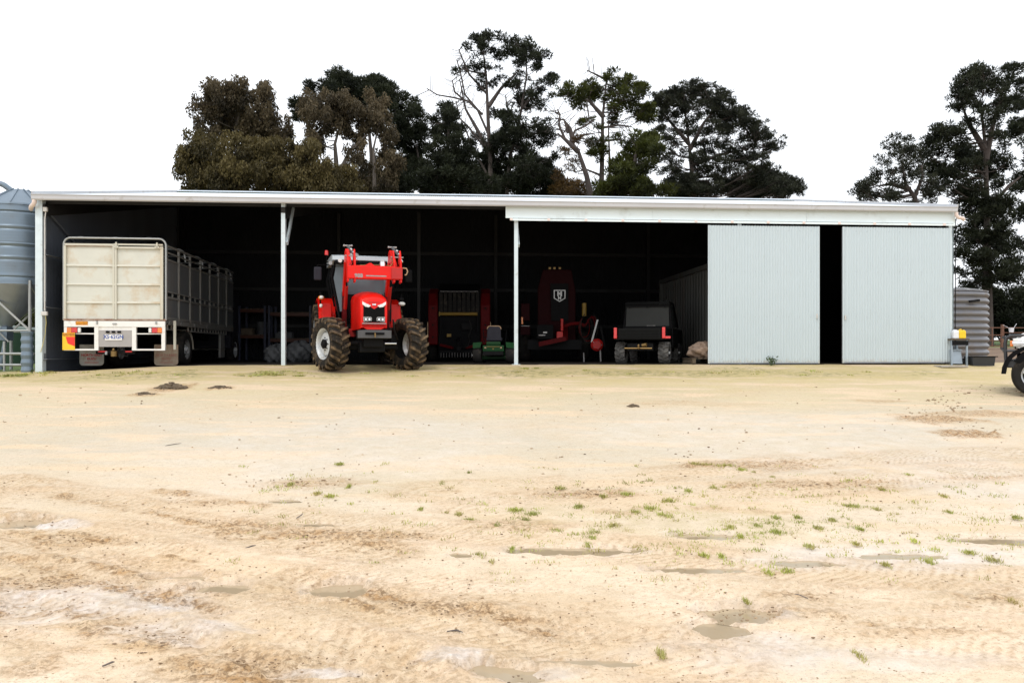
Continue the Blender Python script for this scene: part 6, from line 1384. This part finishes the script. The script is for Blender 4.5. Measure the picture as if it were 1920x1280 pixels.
tree('pine_tree', 'dark pine cut off by the right edge of the photo behind the vehicle', 'tree', 58, [[(1955,600),(1950,400),(1940,250),(1930,160)]],
     [(1900,128,24,8),(1920,120,24,10),(1945,125,24,10),(1905,150,22,9),(1935,160,28,12),(1900,185,14,6),(1925,195,30,10),(1905,235,16,8),(1935,235,30,12),(1900,250,10,8),(1925,275,26,10),(1950,300,40,20),(1905,330,16,10),(1940,350,40,20),(1915,395,24,12),(1950,400,40,24),(1920,450,30,16),(1960,460,40,24),(1930,500,40,20),(1990,300,40,40),(1990,200,40,30),(1990,420,40,40)], 'pine', 'pine needles', size=.28, sub=.5, dens=1.2, zdepth=.8)
# dense dark shrubs at the foot of the right hand trees and by the silo
def bush(px, py, rx, ry, Y, lab, leaf='pine needles', cat='shrub', name='shrub', dens=1.5, nst=5):
    c = P(px, py, Y); zb = gh(c.x, Y); root = empty(name, (c.x, Y, zb), 0, label=lab, category=cat); k = Y/F
    w = MB(); CC = []; RR = []; TT = []
    for i in range(nst):
        a = rnd.uniform(0, 6.28); e = Vector((math.cos(a)*rx*k*.6, math.sin(a)*rx*k*.5, (c.z-zb)+rnd.uniform(-.3, .6)*ry*k)); w.tube([(0, 0, -.1), e*.5+Vector((0, 0, .2)), e], [.06, .04, .015], 5)
    w.build('stem', 'bark', root)
    for i in range(max(20, int(rx*ry*k*k*26))):
        a = rnd.uniform(0, 6.28); ph = rnd.uniform(-1, 1); rr = rnd.random()**.4; s2 = rnd.uniform(.3, .55)
        p = Vector((math.cos(a)*math.sqrt(1-ph*ph)*rx*k*rr, math.sin(a)*math.sqrt(1-ph*ph)*min(rx*k, 2.2)*rr, c.z-zb+ph*ry*k*rr)); p.z = max(p.z, .15)
        CC.append(tuple(p)); RR.append((s2, s2, s2*.8)); TT.append(min(1, max(0, .4+.4*ph+rnd.uniform(-.25, .25))))
    me, N = foliage_mesh('crown', np.array(CC), np.array(RR), np.array(TT), 'pine', 60*dens, .26); me.materials.append(leafm[leaf]); o = bpy.data.objects.new('crown', me); col.objects.link(o); o.parent = root
bush(1905, 600, 150, 30, 85, 'distant dark scrub seen through the fence at the right', nst=12)
bush(1880, 582, 62, 44, 56, 'dark bushy shrub under the big pine at the right', dens=1.3); bush(1815, 585, 45, 48, 60, 'dark shrub partly hidden behind the rainwater tank'); bush(1780, 350, 1, 1, 58, 'x') if False else None
for px_, py_, rx_, ry_, Y_, lab_, lf_ in [(720,350,60,30,54,'dark understorey pine low behind the forked gum','pine needles'),(905,345,50,40,60,'dark low pine under the tallest pine on its left','pine needles'),(1000,335,50,45,60,'dark low pine under the tallest pine on its right','pine needles'),(1075,362,40,16,55,'brownish low bush between the leaning trunk and the roof','brown needles'),(1290,362,50,14,58,'low dark bush at the foot of the spreading pine','pine needles'),(1420,352,70,26,60,'low dark bush right of the spreading pine','grey pine needles'),(1160,358,60,18,50,'low olive bush under the flat topped pine','olive pine needles')]:
    bush(px_, py_, rx_, ry_, Y_, lab_, leaf=lf_, nst=9)
bush(1970, 560, 60, 60, 58, 'dark shrub beyond the white vehicle')
bush(40, 606, 90, 24, 40, 'low dark hedge behind the green tank and the silo', leaf='olive pine needles', name='hedge', cat='hedge')

# ------------------------------------------------------------------ small things on the yard
def weed(px, py, lab, n=60, h=.22, r=.16):
    p = gpt(px, py); Yd = (S0.y+.0732*(p.x-S0.x)-.32) if py < 690 else p.y; p = Vector((p.x, Yd, gh(p.x, Yd)))
    root = empty('weed', tuple(p), 0, label=lab, category='weed'); w = MB(); lf = MB()
    for i in range(9):
        a = rnd.uniform(0, 6.28); e = Vector((math.cos(a)*r*rnd.random(), math.sin(a)*r*.5*rnd.random(), h*rnd.uniform(.5, 1)))
        w.tube([(e.x*.3, e.y*.3, 0), e*.6+Vector((0, 0, .03)), e], [.005, .004, .002], 4)
        for j in range(n//9):
            q = e*rnd.uniform(.35, 1); d = Vector((rnd.uniform(-1, 1), rnd.uniform(-1, 1), rnd.uniform(-.1, .9))).normalized()*rnd.uniform(.03, .06); s = d.cross(Vector((rnd.random(), rnd.random(), rnd.random()))).normalized()*.014
            lf.add([q, q+d*.5+s, q+d, q+d*.5-s], [(0, 1, 2, 3)])
    w.build('stem', 'weed', root); lf.build('leaves', 'weed', root)
weed(1414, 681, 'green leafy weed growing against the foot of the left sliding door', 130, .26, .2)
weed(60, 700, 'small weed at the foot of the ribbed drum', 40, .12, .12); weed(92, 693, 'small green weed at the foot of the white corner post', 60, .13, .22)
def heap(px, py, w_, h_, lab, n=60, m='claym'):
    c = gpt(px, py); k = c.y/F; root = None; b = MB()
    for i in range(n):
        a = rnd.uniform(0, 6.28); rr = rnd.random()**.7; x = c.x+math.cos(a)*w_*k*rr; y = c.y+math.sin(a)*w_*k*.55*rr; s = rnd.uniform(.02, .075)*(1.2-rr*.7)
        hh = h_*k*(1-rr)**.9*rnd.uniform(.5, 1.1); z = gh(x, y)
        b.lump((x, y, z+hh-s*.2), (s*rnd.uniform(.8, 1.6), s, s*.7), .3, 6, 4)
        if hh > s: b.lump((x, y, z+hh*.4), (s*1.5, s*1.2, hh*.5), .2, 6, 4)
    o = b.build('mud_heap', m, None); o['label'] = lab; o['category'] = 'mud'
heap(322, 728, 33, 9, 'dark crumbly mud heap in front of the truck', 150); heap(412, 728, 22, 4, 'small dark mud heap between the truck and the tractor', 50); heap(1186, 763, 8, 5, 'single round mud clod on the pale yard behind the tufts', 12)
heap(270, 740, 24, 2, 'flat smear of mud lumps left of the dark heap', 36)
# scattered clods and stones: too many to count
st = MB()
for i in range(3600):
    py = 700+580*rnd.random()**.8; px = rnd.uniform(-20, 1940); c = gpt(px, py) if False else None
    m_ = (py-HZ)/F; Yg = 2.4
    # quick ground hit
    Yg = 1.5/m_ if m_ > 0 else 30
    for it in range(6): Yg = (EYE-gh((px-960)/F*Yg, Yg))/m_
    x = (px-960)/F*Yg; s = min(.0075, abs(rnd.gauss(0, 1))**1.6*.0030+.0020); s *= max(.7, min(2.4, Yg/6))
    if Yg > 19.5 or Yg < 2: continue
    st.lump((x, Yg, gh(x, Yg)+s*.3), (s*rnd.uniform(.8, 1.8), s, s*.6), .3, 5, 3)
for (px, py, rx_, ry_, a_) in BROWN:
    for i in range(int(rx_*ry_*a_/14)+6):
        qx, qy = px+rnd.gauss(0, .5)*rx_, py+rnd.gauss(0, .5)*ry_; m_ = max(.02, (qy-HZ)/F); Yg = min(22, 1.5/m_)
        for it in range(6): Yg = (EYE-gh((qx-960)/F*Yg, Yg))/m_
        if Yg > 20 or Yg < 2: continue
        x = (qx-960)/F*Yg; s = rnd.uniform(.0025, .009)*max(.8, min(2, Yg/7)); st.lump((x, Yg, gh(x, Yg)+s*.4), (s*rnd.uniform(1, 2.2), s, s*.7), .35, 5, 3)
st.build('stones', 'stone', None, kind='stuff')
# grass tufts
TU = [(1113,998,16,7),(1043,995,14,6),(1252,938,15,6),(1338,914,8,5),(1595,948,16,6),(1645,955,9,5),(1455,970,10,5),(1605,1019,9,5),(1612,992,9,4),(1818,1035,14,7),(1860,1048,16,6),(1742,1054,10,4),(1388,1004,8,6),(1455,998,14,4),(1370,988,10,5),(1420,985,8,4),(1110,1008,10,5),(1103,1022,7,4),(880,975,14,6),(1475,1070,14,5),(1440,1074,10,4),(1320,1040,10,6),(1352,1042,8,4),(1520,1025,12,5),(1560,975,8,3),
      (1320,870,16,5),(1360,872,20,5),(1390,880,10,4),(1300,868,8,4),(1703,890,8,4),(1448,895,6,3),(1655,918,8,3),(637,869,9,4),(1172,925,16,4),(1050,915,12,3),(1130,930,8,3),(1220,952,14,5),(1240,965,10,4),(1085,950,10,3),(968,955,20,5),(1000,963,16,5),(985,975,12,4),(1150,985,14,5),(1190,960,10,4),(1780,960,8,4),(1905,970,12,5),(1715,1015,6,3),(1495,970,7,3),(1770,930,7,3),(830,905,5,3),(790,955,6,3),(860,965,7,3),(930,985,8,4),(545,908,8,3),(595,925,8,3),(620,930,12,3),(500,700,18,4),(520,702,16,4),(560,704,12,3),(20,703,18,5),(1290,920,6,3),(1535,990,10,4),(1660,1060,8,3),(1900,1130,8,4),(1400,1130,5,3),(1240,1228,10,4),(1610,1232,10,4),(655,912,5,2),(985,690,10,3),(1180,700,8,2),(960,1030,6,2),(705,905,5,2),(1005,690,8,2)]
gv = []; 
def blade(c, spread_x, spread_y, n, h):
    for i in range(n):
        x = c.x+rnd.gauss(0, .5)*spread_x; y = c.y+rnd.gauss(0, .5)*spread_y; z = gh(x, y)+.002; a = rnd.uniform(0, 6.28); L_ = h*rnd.uniform(.4, 1.1); lean = rnd.uniform(.2, 1.0)*L_
        dx, dy = math.cos(a)*lean, math.sin(a)*lean; w_ = .0038*max(.8, c.y/6)
        gv.append([(x-w_*math.sin(a), y+w_*math.cos(a), z), (x+w_*math.sin(a), y-w_*math.cos(a), z), (x+dx, y+dy, z+L_)])
for (px, py, rx_, ry_) in TU:
    c = gpt(px, py+ry_*.5); k = c.y/F; blade(c, rx_*k*.9, max(.06, rx_*k*.5), int(40+rx_*5), max(.03, ry_*k*1.1))
for i in range(420):
    px = rnd.gauss(1350, 330); py = rnd.gauss(985, 48)
    if i > 300: px = rnd.uniform(450, 1900); py = rnd.gauss(925, 40)
    if not (870 < py < 1110): continue
    c = gpt(px, py); blade(c, rnd.uniform(.03, .12), rnd.uniform(.03, .1), rnd.randint(5, 26), rnd.uniform(.015, .035))
for i in range(60):
    px = rnd.choice((rnd.gauss(520, 50), rnd.gauss(960, 300), rnd.gauss(1420, 150), rnd.gauss(40, 40), rnd.gauss(230, 80))); c = gpt(px, rnd.uniform(695, 706)); blade(c, .15, .12, 24, .04)
gv = np.array(gv); me = bpy.data.meshes.new('grass_tufts'); fast_mesh(me, gv.reshape(-1, 3), np.arange(len(gv)*3).reshape(-1, 3))
gm_ = mat('tuft grass', (.33, .35, .08), .7, 0, .5, 1.2, (.42, .33, .14), .5, 2.2); me.materials.append(gm_); o = bpy.data.objects.new('grass_tufts', me); col.objects.link(o); o['kind'] = 'stuff'
# sticks
SK = [((556,972),(568,964),'thin dark stick lying left of the middle'),((460,1028),(480,1025),'short twig on the left wheel track'),((838,1185),(868,1190),'curved twig in the near foreground'),((1480,1115),(1515,1125),'dark stick beside the broad puddle'),((310,836),(340,832),'low twig in the middle distance left'),((1588,1150),(1608,1156),'tiny twig right of the broad puddle'),((192,1250),(215,1246),'bark strip in the muddy ridge at the lower left')]
for a, b_, lab in SK:
    p, q = gpt(*a), gpt(*b_); m_ = p.lerp(q, .45)+Vector((.01, .02, .008)); o = MB().tube([p+Vector((0, 0, .004)), m_, q+Vector((0, 0, .008))], [.0035, .005, .002], 6).build('stick', 'twig', None); o['label'] = lab; o['category'] = 'stick'; o['group'] = 'sticks lying on the yard'
print('leaves', NLEAF, 'tris', sum(len(o.data.polygons)*2 for o in sc.objects if o.type == 'MESH'))
